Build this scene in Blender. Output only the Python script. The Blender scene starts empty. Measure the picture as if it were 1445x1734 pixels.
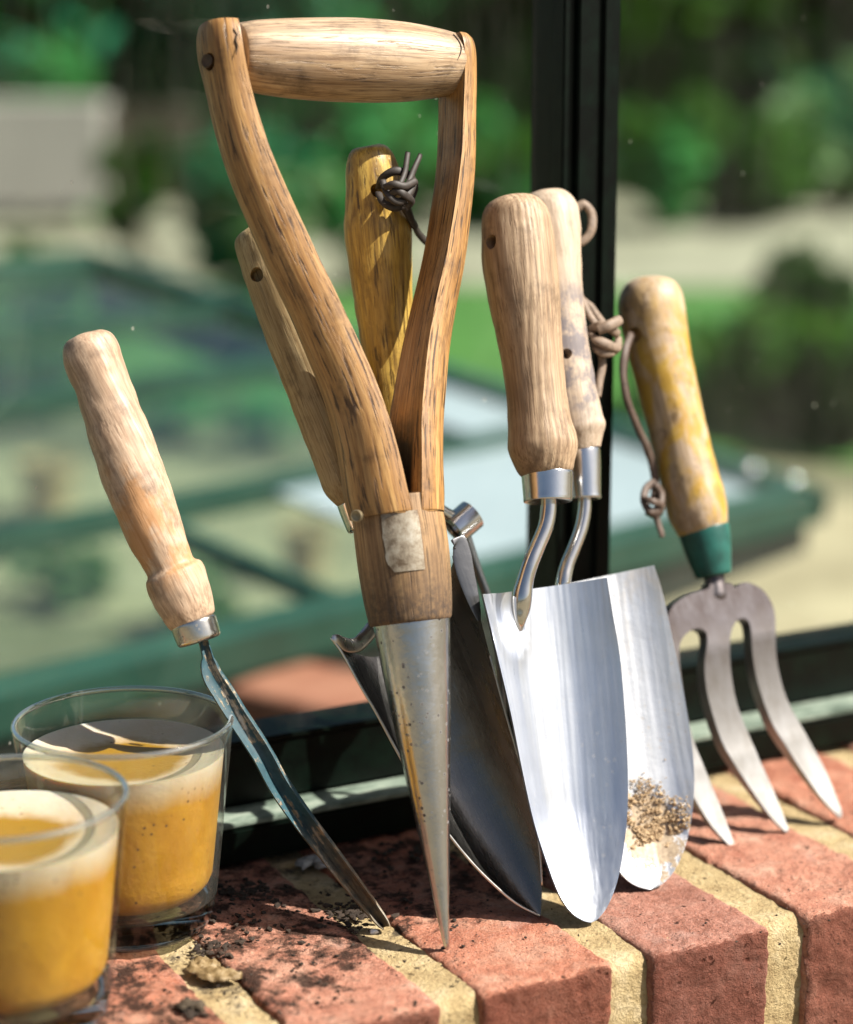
import bpy, bmesh, math, random
from mathutils import Vector, Matrix, noise
rnd = random.Random(7)
R = math.radians
S = bpy.context.scene
COL = S.collection

# ------------------------------------------------------------------ camera, light, exposure
PITCH, YAW, CAM_H, FPX = R(13), R(28), 0.35, 3612.0
cr = Vector((math.cos(YAW), -math.sin(YAW), 0))
cf = Vector((math.sin(YAW)*math.cos(PITCH), math.cos(YAW)*math.cos(PITCH), -math.sin(PITCH)))
cu = cr.cross(cf)
CAM = Vector((0, 0, CAM_H))
cd = bpy.data.cameras.new('camera'); cam = bpy.data.objects.new('camera', cd); COL.objects.link(cam)
cam.matrix_world = Matrix(((cr.x, cu.x, -cf.x, CAM.x), (cr.y, cu.y, -cf.y, CAM.y), (cr.z, cu.z, -cf.z, CAM.z), (0, 0, 0, 1)))
cd.sensor_fit = 'VERTICAL'; cd.sensor_height = 36.0; cd.sensor_width = 30.0
cd.lens = FPX/1734*36.0
cd.clip_start = 0.05; cd.clip_end = 500
cd.dof.use_dof = True; cd.dof.focus_distance = 0.845; cd.dof.aperture_fstop = 4.3
S.camera = cam

SUN_EL, SUN_AZ = R(47), math.atan2(-0.62, 0.785)      # direction towards the sun, azimuth from +X
sd = Vector((math.cos(SUN_EL)*math.cos(SUN_AZ), math.cos(SUN_EL)*math.sin(SUN_AZ), math.sin(SUN_EL)))
w = bpy.data.worlds.new('World'); S.world = w; w.use_nodes = True
wn = w.node_tree; bg = wn.nodes['Background']
sky = wn.nodes.new('ShaderNodeTexSky'); sky.sky_type = 'NISHITA'; sky.sun_disc = False
sky.sun_elevation = SUN_EL; sky.sun_rotation = math.atan2(sd.x, sd.y); sky.dust_density = 3.0; sky.ozone_density = 0.6
wn.links.new(sky.outputs[0], bg.inputs[0]); bg.inputs[1].default_value = 0.05
sl = bpy.data.lights.new('sun', 'SUN'); sl.energy = 5.0; sl.angle = R(0.5); sl.color = (1, 0.95, 0.86)
so = bpy.data.objects.new('sun', sl); COL.objects.link(so)
so.rotation_euler = sd.to_track_quat('Z', 'Y').to_euler()
S.view_settings.view_transform = 'Standard'; S.view_settings.look = 'None'
S.view_settings.exposure = 1.08; S.view_settings.gamma = 1; S.view_settings.use_curve_mapping = False
try:
    S.cycles.max_bounces = 10; S.cycles.transparent_max_bounces = 24; S.cycles.caustics_reflective = False
except Exception: pass

# ------------------------------------------------------------------ geometry helpers
def ray(u, v): return cf*FPX + cr*(u-722.5) - cu*(v-867)
def onz(u, v, z=0.0):
    d = ray(u, v); return CAM + d*((z-CAM.z)/d.z)
def ony(u, v, y):
    d = ray(u, v); return CAM + d*((y-CAM.y)/d.y)
def depth(u, v, k): return CAM + ray(u, v)*(k/FPX)
def px2m(n, p): return n/FPX*(p-CAM).dot(cf)           # picture width -> metres at point p

def tag(o, label=None, cat=None, group=None, kind=None):
    if label: o['label'] = label
    if cat: o['category'] = cat
    if group: o['group'] = group
    if kind: o['kind'] = kind
    return o

def root(name, mw, label, cat, group=None):
    o = bpy.data.objects.new(name, None); COL.objects.link(o); o.empty_display_size = 0.02
    o.matrix_world = mw
    return tag(o, label, cat, group)

def link(name, bm, m, parent=None, smooth=True, angle=None):
    me = bpy.data.meshes.new(name)
    bmesh.ops.recalc_face_normals(bm, faces=bm.faces)
    bm.to_mesh(me); bm.free()
    if smooth:
        for p in me.polygons: p.use_smooth = True
        if angle:
            try: me.set_sharp_from_angle(angle=R(angle))
            except Exception: pass
    me.materials.append(m)
    o = bpy.data.objects.new(name, me); COL.objects.link(o)
    if parent: o.parent = parent
    return o

def cat(pts, t):
    """Catmull-Rom through equal-length tuples, t in 0..len-1"""
    n = len(pts); i = min(int(t), n-2); f = t-i
    p0 = pts[max(i-1, 0)]; p1 = pts[i]; p2 = pts[i+1]; p3 = pts[min(i+2, n-1)]
    return tuple(0.5*(2*b+(c-a)*f+(2*a-5*b+4*c-d)*f*f+(3*b-a-3*c+d)*f**3) for a, b, c, d in zip(p0, p1, p2, p3))
def smooth_path(pts, k=6):
    n = len(pts); out = []
    for i in range((n-1)*k+1): out.append(cat(pts, i/k))
    return out

def loft(bm, rings, caps=True):
    """rings of equal point counts; writes UVs in metres (u round the girth, v along)"""
    uvl = bm.loops.layers.uv.verify()
    vr = [[bm.verts.new(p) for p in r] for r in rings]
    n = len(rings[0]); vlen = [0.0]
    for a, b in zip(rings, rings[1:]):
        ca = sum((Vector(p) for p in a), Vector())/n; cb = sum((Vector(p) for p in b), Vector())/n
        vlen.append(vlen[-1]+(cb-ca).length)
    us = [0.0]; mid = rings[len(rings)//2]
    for j in range(n): us.append(us[-1]+(Vector(mid[(j+1) % n])-Vector(mid[j])).length)
    for i in range(len(rings)-1):
        for j in range(n):
            k = (j+1) % n
            try: f = bm.faces.new((vr[i][j], vr[i][k], vr[i+1][k], vr[i+1][j]))
            except ValueError: continue
            for l, uv in zip(f.loops, ((us[j], vlen[i]), (us[j+1], vlen[i]), (us[j+1], vlen[i+1]), (us[j], vlen[i+1]))): l[uvl].uv = uv
    if caps:
        for r, vv in ((vr[0], 0), (vr[-1], vlen[-1])):
            try:
                f = bm.faces.new(r)
                for l in f.loops: l[uvl].uv = (l.vert.co.x, l.vert.co.y+vv)
            except ValueError: pass
    return bm

def tube_rings(path, n=24, flat=1.0, up=Vector((0, 1, 0)), off=0.25, long_tangent=True):
    """path: (x,y,z,r). Rings square to the path; flat squeezes along 'up'."""
    P = [Vector(p[:3]) for p in path]; out = []; last = None
    for i, p in enumerate(P):
        ia = ib = i; reach = path[i][3]*1.2
        while ib < len(P)-1 and (ib == i or (P[ib]-p).length < reach): ib += 1
        while ia > 0 and (ia == i or (P[ia]-p).length < reach): ia -= 1
        t = P[ib]-P[ia] if long_tangent else P[min(i+1, len(P)-1)]-P[max(i-1, 0)]
        if t.length < 1e-9: t = last or Vector((0, 0, 1))
        t = t.normalized(); last = t
        a = up - t*up.dot(t)
        if a.length < 1e-4: a = Vector((1, 0, 0))-t*t.x
        a.normalize(); b = t.cross(a); r = path[i][3]
        out.append([p + a*(math.cos(2*math.pi*(j/n+off*0))*r*flat) + b*(math.sin(2*math.pi*j/n)*r) for j in range(n)])
    return out
def tube(name, path, m, parent=None, n=16, k=5, flat=1.0, up=Vector((0, 1, 0)), angle=None, cap=True, warp=0):
    sp = smooth_path(path, k) if k > 1 else path
    rings = tube_rings(sp, n, flat, up)
    if warp:
        for r in rings:
            for q in r:
                q += Vector((noise.noise(q*160), noise.noise(q*160+Vector((9, 0, 0))), noise.noise(q*160+Vector((0, 9, 0)))))*warp
    bm = bmesh.new(); loft(bm, rings, cap)
    return link(name, bm, m, parent, angle=angle)

def cut_hole(o, fr, u, v, dy, rpx, nrm, deep=0.007):
    p = fr.at(u, v, dy); r = fr.w(u, v, rpx, dy); nv = Vector(nrm).normalized(); a = nv.orthogonal().normalized(); b = nv.cross(a)
    bm = bmesh.new(); rings = []
    for h, k in ((-deep, 0.75), (-deep*0.5, 0.95), (-0.0006, 1.0), (0.0, 1.08), (0.0010, 1.3), (0.012, 1.5)):
        rings.append([p+nv*h+(a*math.cos(t)+b*math.sin(t))*r*k*(1+0.05*math.sin(3*t+u)) for t in [2*math.pi*i/28 for i in range(28)]])
    loft(bm, rings); c = link('cutter', bm, o.data.materials[0], o.parent)
    md = o.modifiers.new('hole', 'BOOLEAN'); md.operation = 'DIFFERENCE'; md.solver = 'EXACT'; md.object = c
    bpy.context.view_layer.update(); dg = bpy.context.evaluated_depsgraph_get()
    me = bpy.data.meshes.new_from_object(o.evaluated_get(dg)); o.modifiers.clear()
    if len(me.polygons) > 50: o.data = me
    me.set_sharp_from_angle(angle=R(42))
    cm = c.data; bpy.data.objects.remove(c); bpy.data.meshes.remove(cm)

class Frame:
    """A tool's own axes: origin at its foot, z up the shaft, x across, y to the back."""
    def __init__(s, foot, top, yawdeg=0):
        s.o = Vector(foot); s.z = (Vector(top)-s.o).normalized()
        y = Matrix.Rotation(R(yawdeg), 3, 'Z') @ Vector((0, 1, 0))
        s.y = (y - s.z*y.dot(s.z)).normalized(); s.x = s.y.cross(s.z)
        s.m = Matrix(((s.x.x, s.y.x, s.z.x, s.o.x), (s.x.y, s.y.y, s.z.y, s.o.y), (s.x.z, s.y.z, s.z.z, s.o.z), (0, 0, 0, 1)))
    def at(s, u, v, dy=0.0):
        d = ray(u, v); o = s.o + s.y*dy
        p = CAM + d*((o-CAM).dot(s.y)/d.dot(s.y)); q = p - s.o
        return Vector((q.dot(s.x), q.dot(s.y), q.dot(s.z)))
    def w(s, u, v, n, dy=0.0):
        l = s.at(u, v, dy); return px2m(n, s.m @ l)
    def path(s, pts):
        """(u, v, width_in_picture, dy) -> local (x,y,z,r)"""
        out = []
        for q in pts:
            u, v, wd = q[:3]; dy = q[3] if len(q) > 3 else 0.0
            p = s.at(u, v, dy); out.append((p.x, p.y, p.z, s.w(u, v, wd, dy)/2))
        return out

def round_box(bm, x0, x1, y0, y1, z0, z1, r, step, skip=()):
    """gridded box with rounded edges; returns its verts"""
    def cuts(a, b): return max(2, int(round((b-a)/step)))
    nx, ny, nz = cuts(x0, x1), cuts(y0, y1), cuts(z0, z1); V = {}
    def vert(i, j, k):
        key = (i, j, k)
        if key not in V:
            p = Vector((x0+(x1-x0)*i/nx, y0+(y1-y0)*j/ny, z0+(z1-z0)*k/nz))
            q = Vector((min(max(p.x, x0+r), x1-r), min(max(p.y, y0+r), y1-r), min(max(p.z, z0+r), z1-r)))
            d = p-q
            if d.length > 1e-9:
                mx = max(abs(d.x), abs(d.y), abs(d.z)); p = q + d.normalized()*min(r, d.length if d.length < r else r)
            V[key] = bm.verts.new(p)
        return V[key]
    def quad(a, b, c, d):
        try: bm.faces.new((vert(*a), vert(*b), vert(*c), vert(*d)))
        except ValueError: pass
    for i in range(nx):
        for j in range(ny):
            for k in (0, nz):
                if not ('bottom' in skip and k == 0): quad((i, j, k), (i+1, j, k), (i+1, j+1, k), (i, j+1, k))
    for i in range(nx):
        for k in range(nz):
            for j in (0, ny): quad((i, j, k), (i+1, j, k), (i+1, j, k+1), (i, j, k+1))
    for j in range(ny):
        for k in range(nz):
            for i in (0, nx): quad((i, j, k), (i, j+1, k), (i, j+1, k+1), (i, j, k+1))
    return list(V.values())

def box(bm, c, s, rot=None):
    g = bmesh.ops.create_cube(bm, size=1)['verts']
    for v in g:
        v.co = Vector((v.co.x*s[0], v.co.y*s[1], v.co.z*s[2]))
        if rot is not None: v.co = rot @ v.co
        v.co += Vector(c)
    return g
def bar(bm, a, b, wd, ht, up=Vector((0, 0, 1))):
    a, b = Vector(a), Vector(b); t = (b-a); L = t.length; t.normalize()
    s = t.cross(up).normalized(); n = s.cross(t)
    M = Matrix((s, t, n)).transposed()
    return box(bm, (a+b)/2, (wd, L, ht), M)

# ------------------------------------------------------------------ material helpers
class Mt:
    def __init__(s, name):
        s.m = bpy.data.materials.new(name); s.m.use_nodes = True
        s.t = s.m.node_tree; s.b = s.t.nodes['Principled BSDF']; s.out = s.t.nodes['Material Output']
        s.tc = s.t.nodes.new('ShaderNodeTexCoord')
    def n(s, typ, **kw):
        nd = s.t.nodes.new(typ)
        for k, v in kw.items(): setattr(nd, k, v)
        return nd
    def put(s, sock, val):
        if isinstance(val, bpy.types.NodeSocket): s.t.links.new(val, sock)
        elif val is not None:
            if isinstance(val, (tuple, list)) and len(val) == 3 and sock.type == 'RGBA': val = (*val, 1)
            sock.default_value = val
    def vec(s, scale=(1, 1, 1), loc=(0, 0, 0), src='Object', rot=(0, 0, 0)):
        mp = s.n('ShaderNodeMapping'); s.put(mp.inputs['Vector'], s.tc.outputs[src])
        mp.inputs['Scale'].default_value = scale; mp.inputs['Location'].default_value = loc; mp.inputs['Rotation'].default_value = rot
        return mp.outputs[0]
    def noise(s, vec, scale, detail=4, rough=0.55, dist=0.0):
        nd = s.n('ShaderNodeTexNoise'); s.put(nd.inputs['Vector'], vec); nd.inputs['Scale'].default_value = scale
        nd.inputs['Detail'].default_value = detail; nd.inputs['Roughness'].default_value = rough; nd.inputs['Distortion'].default_value = dist
        return nd.outputs[0]
    def voro(s, vec, scale, feature='F1'):
        nd = s.n('ShaderNodeTexVoronoi', feature=feature); s.put(nd.inputs['Vector'], vec); nd.inputs['Scale'].default_value = scale
        return nd.outputs[0]
    def ramp(s, fac, stops):
        if len(stops) == 2 and not isinstance(stops[0][1], (list, tuple)) and abs(stops[1][0]-stops[0][0]) < 0.05:
            nd = s.n('ShaderNodeMapRange'); s.put(nd.inputs[0], fac)      # a colour ramp is too coarse for narrow bands
            for k, v in zip((1, 2, 3, 4), (stops[0][0], stops[1][0], stops[0][1], stops[1][1])): nd.inputs[k].default_value = v
            return nd.outputs[0]
        nd = s.n('ShaderNodeValToRGB'); s.put(nd.inputs[0], fac); e = nd.color_ramp.elements
        while len(e) < len(stops): e.new(0.5)
        for el, (p, c) in zip(e, stops):
            el.position = p; el.color = (c, c, c, 1) if isinstance(c, (int, float)) else (*c, 1)
        return nd.outputs[0]
    def mix(s, fac, a, b, mode='MIX'):
        nd = s.n('ShaderNodeMix', data_type='RGBA', blend_type=mode)
        s.put(nd.inputs[0], fac); s.put(nd.inputs[6], a); s.put(nd.inputs[7], b); return nd.outputs[2]
    def math(s, op, a, b=None):
        nd = s.n('ShaderNodeMath', operation=op); s.put(nd.inputs[0], a)
        if b is not None: s.put(nd.inputs[1], b)
        return nd.outputs[0]
    def xyz(s, src='Object'):
        nd = s.n('ShaderNodeSeparateXYZ'); s.put(nd.inputs[0], s.tc.outputs[src]); return nd.outputs
    def bump(s, h, strength=0.3, dist=0.001):
        nd = s.n('ShaderNodeBump'); s.put(nd.inputs['Height'], h); nd.inputs['Strength'].default_value = strength; nd.inputs['Distance'].default_value = dist
        if s.b.inputs['Normal'].is_linked:
            s.t.links.new(s.b.inputs['Normal'].links[0].from_socket, nd.inputs['Normal'])
        s.t.links.new(nd.outputs[0], s.b.inputs['Normal']); return nd
    def set(s, **kw):
        for k, v in kw.items(): s.put(s.b.inputs[k.replace('_', ' ')], v)
        return s

def wood(name, light, mid, dark, pores=0.5, weather=(0.55, 0.47, 0.38), wamt=0.3, src='Object', rough=0.55, seed=0, porecol=(0.035, 0.018, 0.008),
         pore_scale=1.0, rings=0.0, extra=None):
    """grain runs along local z (or along UV v)"""
    M = Mt(name); L = (seed*1.7, seed*0.9, seed*0.37)
    along = (lambda a, b: (a, a, b)) if src == 'Object' else (lambda a, b: (a, b, 1))
    g1 = M.noise(M.vec(along(260, 9), L, src), 1.0, 5, 0.6, 0.6)
    g2 = M.noise(M.vec(along(900, 28), L, src), 1.0, 3, 0.6)
    g3 = M.noise(M.vec(along(60, 20), L, src), 1.0, 4, 0.55)
    c = M.ramp(g1, [(0.28, dark), (0.48, mid), (0.68, light)])
    c = M.mix(M.ramp(g3, [(0.35, 0.0), (0.75, wamt)]), c, weather)
    if rings:
        wv = M.n('ShaderNodeTexWave', wave_type='RINGS', rings_direction='Y'); M.put(wv.inputs['Vector'], M.vec((1, 1, 0.055), (0.012, 0.02, -0.02)))
        wv.inputs['Scale'].default_value = 150; wv.inputs['Distortion'].default_value = 2.2; wv.inputs['Detail'].default_value = 3; wv.inputs['Detail Scale'].default_value = 1.2
        c = M.mix(M.ramp(wv.outputs[1], [(0.0, rings), (0.3, 0.0)]), c, tuple(x*0.5 for x in dark))
        M.bump(wv.outputs[1], 0.25, 0.0006)
    c = M.mix(M.ramp(g2, [(0.36, 0.55), (0.52, 0.0)]), c, dark)
    g4 = M.noise(M.vec(along(1900, 70), L, src), 1.0, 2, 0.5)
    c = M.mix(M.ramp(g4, [(0.34, 0.5), (0.47, 0.0)]), c, tuple(x*0.7 for x in dark))
    # open pores: short dark dashes along the grain
    pv = M.noise(M.vec(along(760*pore_scale, 48*pore_scale), L, src), 1.0, 3, 0.55)
    bands = M.noise(M.vec(along(210, 7), (L[0]+5, 0, 0), src), 1.0, 2, 0.5)
    pm = M.math('MULTIPLY', M.ramp(pv, [(0.385, 1.0), (0.45, 0.0)]), M.ramp(bands, [(0.42, 0.25), (0.52, 1.0)]))
    pm = M.math('MULTIPLY', pm, pores)
    c = M.mix(pm, c, porecol)
    if extra: c = extra(M, c)
    grime = M.noise(M.vec((1, 1, 1) if src == 'Object' else (1, 1, 1), L, 'Object'), 70, 6, 0.7)
    c = M.mix(M.ramp(grime, [(0.52, 0.0), (0.74, 0.7)]), c, tuple(x*0.35 for x in dark))
    M.set(Base_Color=c, Roughness=M.ramp(g1, [(0.3, rough+0.12), (0.7, rough-0.08)]))
    M.bump(g1, 0.35, 0.0005); M.bump(g2, 0.25, 0.00025); M.bump(pm, -0.5 if False else 0.5, -0.0004)
    return M.m

def metal(name, col=(0.62, 0.63, 0.65), rough=0.3, full=1.0, bands=0.0, extra=None, streak=(0, 0, 1), spots=0.0, spotcol=(0.03, 0.02, 0.015), stain=0.0, staincol=(0.25, 0.17, 0.10), aniso=0.0, bump=0.1, spotscale=420):
    M = Mt(name)
    sc = tuple(14 if k else 420 for k in streak)
    s1 = M.noise(M.vec(sc), 1.0, 4, 0.6); s2 = M.noise(M.vec(), 60, 5, 0.6); s3 = M.noise(M.vec(), 900, 3, 0.6)
    c = M.mix(M.ramp(s2, [(0.35, 0.25), (0.65, 0.0)]), col, tuple(x*0.55 for x in col))
    if bands:
        bn = M.noise(M.vec((62, 62, 2.5), (3, 3, 1), rot=(0, 0.09, 0)), 1.0, 3, 0.55, 0.3)
        c = M.mix(M.ramp(bn, [(0.40, bands), (0.60, 0.0)]), c, tuple(x*k for x, k in zip(col, (0.62, 0.66, 0.76))))
        M.bump(bn, 0.6, 0.0026)
    met = full
    if stain:
        f = M.ramp(M.noise(M.vec((1, 1, 0.5)), 45, 7, 0.7, 0.8), [(0.52, 0.0), (0.72, stain)])
        c = M.mix(f, c, staincol); met = M.math('SUBTRACT', full, M.math('MULTIPLY', f, 0.6*full))
    if extra:
        c, em = extra(M, c); met = M.math('MULTIPLY', met, M.math('SUBTRACT', 1.0, em)); M.bump(em, 0.5, 0.0006)
    if spots:
        v = M.voro(M.vec((1, 1, 1), (3, 1, 2)), spotscale)
        d = M.noise(M.vec(), 38, 3, 0.6)
        f = M.math('MULTIPLY', M.ramp(v, [(0.16, 1.0), (0.26, 0.0)]), M.ramp(d, [(0.46, 0.0), (0.58, spots)]))
        c = M.mix(f, c, spotcol); M.put(M.b.inputs['Metallic'], M.math('SUBTRACT', met, f))
    else: M.put(M.b.inputs['Metallic'], met)
    M.set(Base_Color=c, Roughness=M.ramp(s1, [(0.25, rough*1.25), (0.75, rough*0.8)]))
    M.bump(s1, bump, 0.0002); M.bump(s3, bump, 0.0001); M.bump(s2, bump*2, 0.0012)
    return M.m

def plain(name, col, rough=0.5, metallic=0.0, var=0.3, scale=60, bump=0.1, spec=None):
    M = Mt(name); n = M.noise(M.vec(), scale, 5, 0.6)
    M.set(Base_Color=M.mix(M.ramp(n, [(0.3, 0.0), (0.7, 1.0)]), tuple(x*(1-var) for x in col), tuple(min(1, x*(1+var)) for x in col)), Roughness=rough, Metallic=metallic)
    if spec is not None: M.b.inputs['Specular IOR Level'].default_value = spec
    if bump: M.bump(n, bump, 0.05/scale)
    return M.m

def thin_glass(name, tint=(0.95, 0.97, 0.95), dirt=0.0, ior=1.45, rough=0.0, gain=1.0, milky=0.0):
    M = Mt(name); t = M.t
    tr = M.n('ShaderNodeBsdfTransparent'); tr.inputs[0].default_value = (*tint, 1)
    gl = M.n('ShaderNodeBsdfGlossy'); gl.inputs['Roughness'].default_value = rough; gl.inputs['Color'].default_value = (0.95, 0.97, 1, 1)
    fr = M.n('ShaderNodeLayerWeight'); fr.inputs[0].default_value = 0.5      # same reflectance from either face of the pane
    mx = M.n('ShaderNodeMixShader'); M.put(mx.inputs[0], M.math('ADD', M.math('MULTIPLY', M.math('POWER', fr.outputs['Facing'], 4.5), 0.75*gain), 0.03*gain))
    t.links.new(tr.outputs[0], mx.inputs[1]); t.links.new(gl.outputs[0], mx.inputs[2]); last = mx
    if dirt or milky:
        df = M.n('ShaderNodeBsdfDiffuse'); df.inputs[0].default_value = (0.75, 0.72, 0.62, 1)
        v = M.voro(M.vec((1, 1, 0.8), (2, 5, 1)), 75); pick = M.noise(M.vec(), 18, 3, 0.6)
        sp = M.math('MULTIPLY', M.ramp(v, [(0.03, 1.0), (0.07, 0.0)]), M.ramp(pick, [(0.5, 0.0), (0.6, 0.8)]))
        film = M.ramp(M.noise(M.vec((1, 1, 0.35)), 14, 6, 0.7), [(0.4, 0.0), (0.8, 0.05*dirt)])
        mx2 = M.n('ShaderNodeMixShader'); M.put(mx2.inputs[0], M.math('MAXIMUM', M.math('MAXIMUM', M.math('MULTIPLY', sp, dirt), film), milky))
        t.links.new(mx.outputs[0], mx2.inputs[1]); t.links.new(df.outputs[0], mx2.inputs[2]); last = mx2
    t.links.new(last.outputs[0], M.out.inputs[0]); return M.m

# ------------------------------------------------------------------ brick sill
def brick_mat(name, base, light, dark, seed):
    M = Mt(name); o = (seed*3.1, seed*1.3, seed*2.3)
    n1 = M.noise(M.vec((1, 1, 1), o), 55, 6, 0.65); n2 = M.noise(M.vec((1, 1, 1), o), 420, 5, 0.7); n3 = M.noise(M.vec((1, 1, 1), o), 1500, 3, 0.6)
    c = M.ramp(n1, [(0.3, dark), (0.5, base), (0.72, light)])
    c = M.mix(M.ramp(n2, [(0.35, 0.35), (0.48, 0.0)]), c, tuple(x*0.45 for x in dark))
    c = M.mix(M.ramp(n2, [(0.58, 0.0), (0.75, 0.5)]), c, (0.62, 0.38, 0.30))
    sp = M.voro(M.vec((1, 1, 1), o), 330)
    c = M.mix(M.ramp(sp, [(0.08, 0.9), (0.16, 0.0)]), c, (0.02, 0.013, 0.01))
    c = M.mix(M.ramp(n3, [(0.56, 0.0), (0.70, 0.55)]), c, (0.66, 0.45, 0.38)); c = M.mix(M.ramp(n3, [(0.32, 0.35), (0.42, 0.0)]), c, tuple(x*0.4 for x in dark))
    pit = M.voro(M.vec((1, 1, 1), (o[1], o[0], 1)), 150); pk = M.ramp(M.noise(M.vec((1, 1, 1), o), 90, 2, 0.5), [(0.5, 0.0), (0.6, 1.0)])
    pit = M.math('MAXIMUM', pit, M.math('SUBTRACT', 1.0, pk)); c = M.mix(M.ramp(pit, [(0.10, 0.9), (0.20, 0.0)]), c, (0.03, 0.014, 0.01))
    # old soil ground into the corner by the window frame
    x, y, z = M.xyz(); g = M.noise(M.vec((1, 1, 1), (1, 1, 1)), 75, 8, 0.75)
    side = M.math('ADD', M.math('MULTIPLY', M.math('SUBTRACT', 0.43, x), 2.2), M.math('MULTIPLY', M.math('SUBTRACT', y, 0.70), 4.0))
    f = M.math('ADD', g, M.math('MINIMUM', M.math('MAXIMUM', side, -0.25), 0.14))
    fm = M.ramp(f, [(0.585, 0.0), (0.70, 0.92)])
    n4 = M.noise(M.vec((1, 1, 1), (7, 3, 5)), 24, 7, 0.7); c = M.mix(M.ramp(n4, [(0.55, 0.0), (0.68, 0.30)]), c, (0.24, 0.10, 0.07)); c = M.mix(M.ramp(n4, [(0.30, 0.5), (0.42, 0.0)]), c, (0.60, 0.42, 0.36))
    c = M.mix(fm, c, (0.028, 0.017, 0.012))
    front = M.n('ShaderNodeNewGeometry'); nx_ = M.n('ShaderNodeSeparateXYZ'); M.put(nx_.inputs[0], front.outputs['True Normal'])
    M.soot = M.ramp(M.math('MULTIPLY', nx_.outputs[1], -1.0), [(0.55, 0.0), (0.9, 0.78)])  # faces turned to the front take a darker red
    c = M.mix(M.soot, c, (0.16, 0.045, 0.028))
    M.set(Base_Color=c, Roughness=0.92); M.b.inputs['Specular IOR Level'].default_value = 0.2
    M.bump(n1, 0.5, 0.003); M.bump(n2, 1.0, 0.0034); M.bump(n3, 0.9, 0.0011); M.bump(M.ramp(pit, [(0.10, 0.0), (0.22, 1.0)]), 0.8, 0.0012)
    return M.m
BR = [brick_mat('brick_red', (0.60, 0.25, 0.155), (0.70, 0.39, 0.27), (0.43, 0.14, 0.082), 1),
      brick_mat('brick_pink', (0.62, 0.285, 0.19), (0.72, 0.44, 0.32), (0.46, 0.17, 0.108), 2),
      brick_mat('brick_plum', (0.50, 0.23, 0.165), (0.62, 0.37, 0.285), (0.33, 0.13, 0.086), 3)]
def mortar_mat():
    M = Mt('mortar'); n1 = M.noise(M.vec(), 60, 6, 0.65); n2 = M.noise(M.vec(), 480, 5, 0.75)
    c = M.ramp(n1, [(0.3, (0.38, 0.265, 0.12)), (0.5, (0.54, 0.405, 0.205)), (0.68, (0.66, 0.53, 0.32))])
    c = M.mix(M.ramp(n2, [(0.3, 0.5), (0.48, 0.0)]), c, (0.2, 0.12, 0.05))
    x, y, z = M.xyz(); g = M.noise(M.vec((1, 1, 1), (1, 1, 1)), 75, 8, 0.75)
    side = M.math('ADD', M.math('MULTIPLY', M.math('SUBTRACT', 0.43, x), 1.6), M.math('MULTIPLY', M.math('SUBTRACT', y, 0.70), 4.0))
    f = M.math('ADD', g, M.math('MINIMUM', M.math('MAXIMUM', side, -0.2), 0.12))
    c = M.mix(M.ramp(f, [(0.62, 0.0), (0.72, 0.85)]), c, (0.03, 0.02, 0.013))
    M.set(Base_Color=c, Roughness=0.95); M.bump(n1, 0.6, 0.004); M.bump(n2, 1.0, 0.0022); return M.m
MORT = mortar_mat()

wall = root('brick_wall', Matrix.Translation((0, 0, 0)), 'low red brick wall with yellow mortar joints whose top carries the garden tools and glasses', 'wall')
def rough_up(verts, seed, amp, chip):
    o = Vector((seed*13.7, seed*5.1, 0))
    for v in verts:
        p = v.co
        a = noise.fractal(p*26+o, 0.9, 2.2, 4)*amp + noise.fractal(p*170+o, 0.6, 2.1, 4)*amp*0.5 - max(0, noise.noise(p*110+o*5)-0.36)*amp*2.5*chip
        c = noise.noise(p*45+o*2)
        crack = max(0, 0.07-abs(noise.noise(p*30+o*3)))/0.07
        v.co.z += a*0.9 - crack*amp*0.3
        v.co.y += noise.noise(p*60+o*4)*amp + (noise.fractal(p*190+o, 0.6, 2.1, 3)*amp*0.5) + chip*max(0, c-0.25)*0.004
        v.co.x += noise.noise(p*55+o*5)*amp*0.55 + noise.fractal(p*150+o*5, 0.6, 2.1, 3)*amp*0.6*chip
BX = [-0.0005+0.0742*k+0.0468 for k in range(-3, 14)]
for k, bx in enumerate(BX):
    x0 = bx+0.0170+rnd.uniform(-0.001, 0.001); x1 = bx+0.0742+rnd.uniform(-0.001, 0.001)
    vis = 0.2 < x0 < 0.75
    bm = bmesh.new()
    vs = round_box(bm, x0, x1, 0.632+rnd.uniform(-0.001, 0.001), 0.845, -0.103, -0.0006+rnd.uniform(-0.0004, 0.0003), 0.0030, 0.0014 if vis else 0.006)
    rough_up(vs, k, 0.0013, 1)
    link('brick', bm, BR[(0, 1, 0, 2, 1)[k % 5]], wall)
bm = bmesh.new()
vs = round_box(bm, -0.14, 1.0, 0.6345, 0.848, -0.101, -0.0026, 0.006, 0.0022)
rough_up(vs, 99, 0.0007, 0)
link('mortar', bm, MORT, wall)
# stretcher courses under the coping
for c in range(3):
    zt = -0.1165-0.075*c
    for k in range(-1, 5):
        bm = bmesh.new(); xs = -0.14+0.2275*k+0.11*(c % 2)
        xs0, xs1 = max(xs, -0.14), min(xs+0.215, 1.0)
        if xs1-xs0 < 0.03: continue
        vs = round_box(bm, xs0, xs1, 0.637, 0.845, zt-0.065, zt, 0.003, 0.008); rough_up(vs, 40+k+c*7, 0.0012, 0)
        link('brick', bm, BR[(k+c) % 3], wall)
bm = bmesh.new(); round_box(bm, -0.13, 0.99, 0.642, 0.841, -0.62, -0.099, 0.002, 0.05); link('mortar_bed', bm, MORT, wall)

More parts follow.
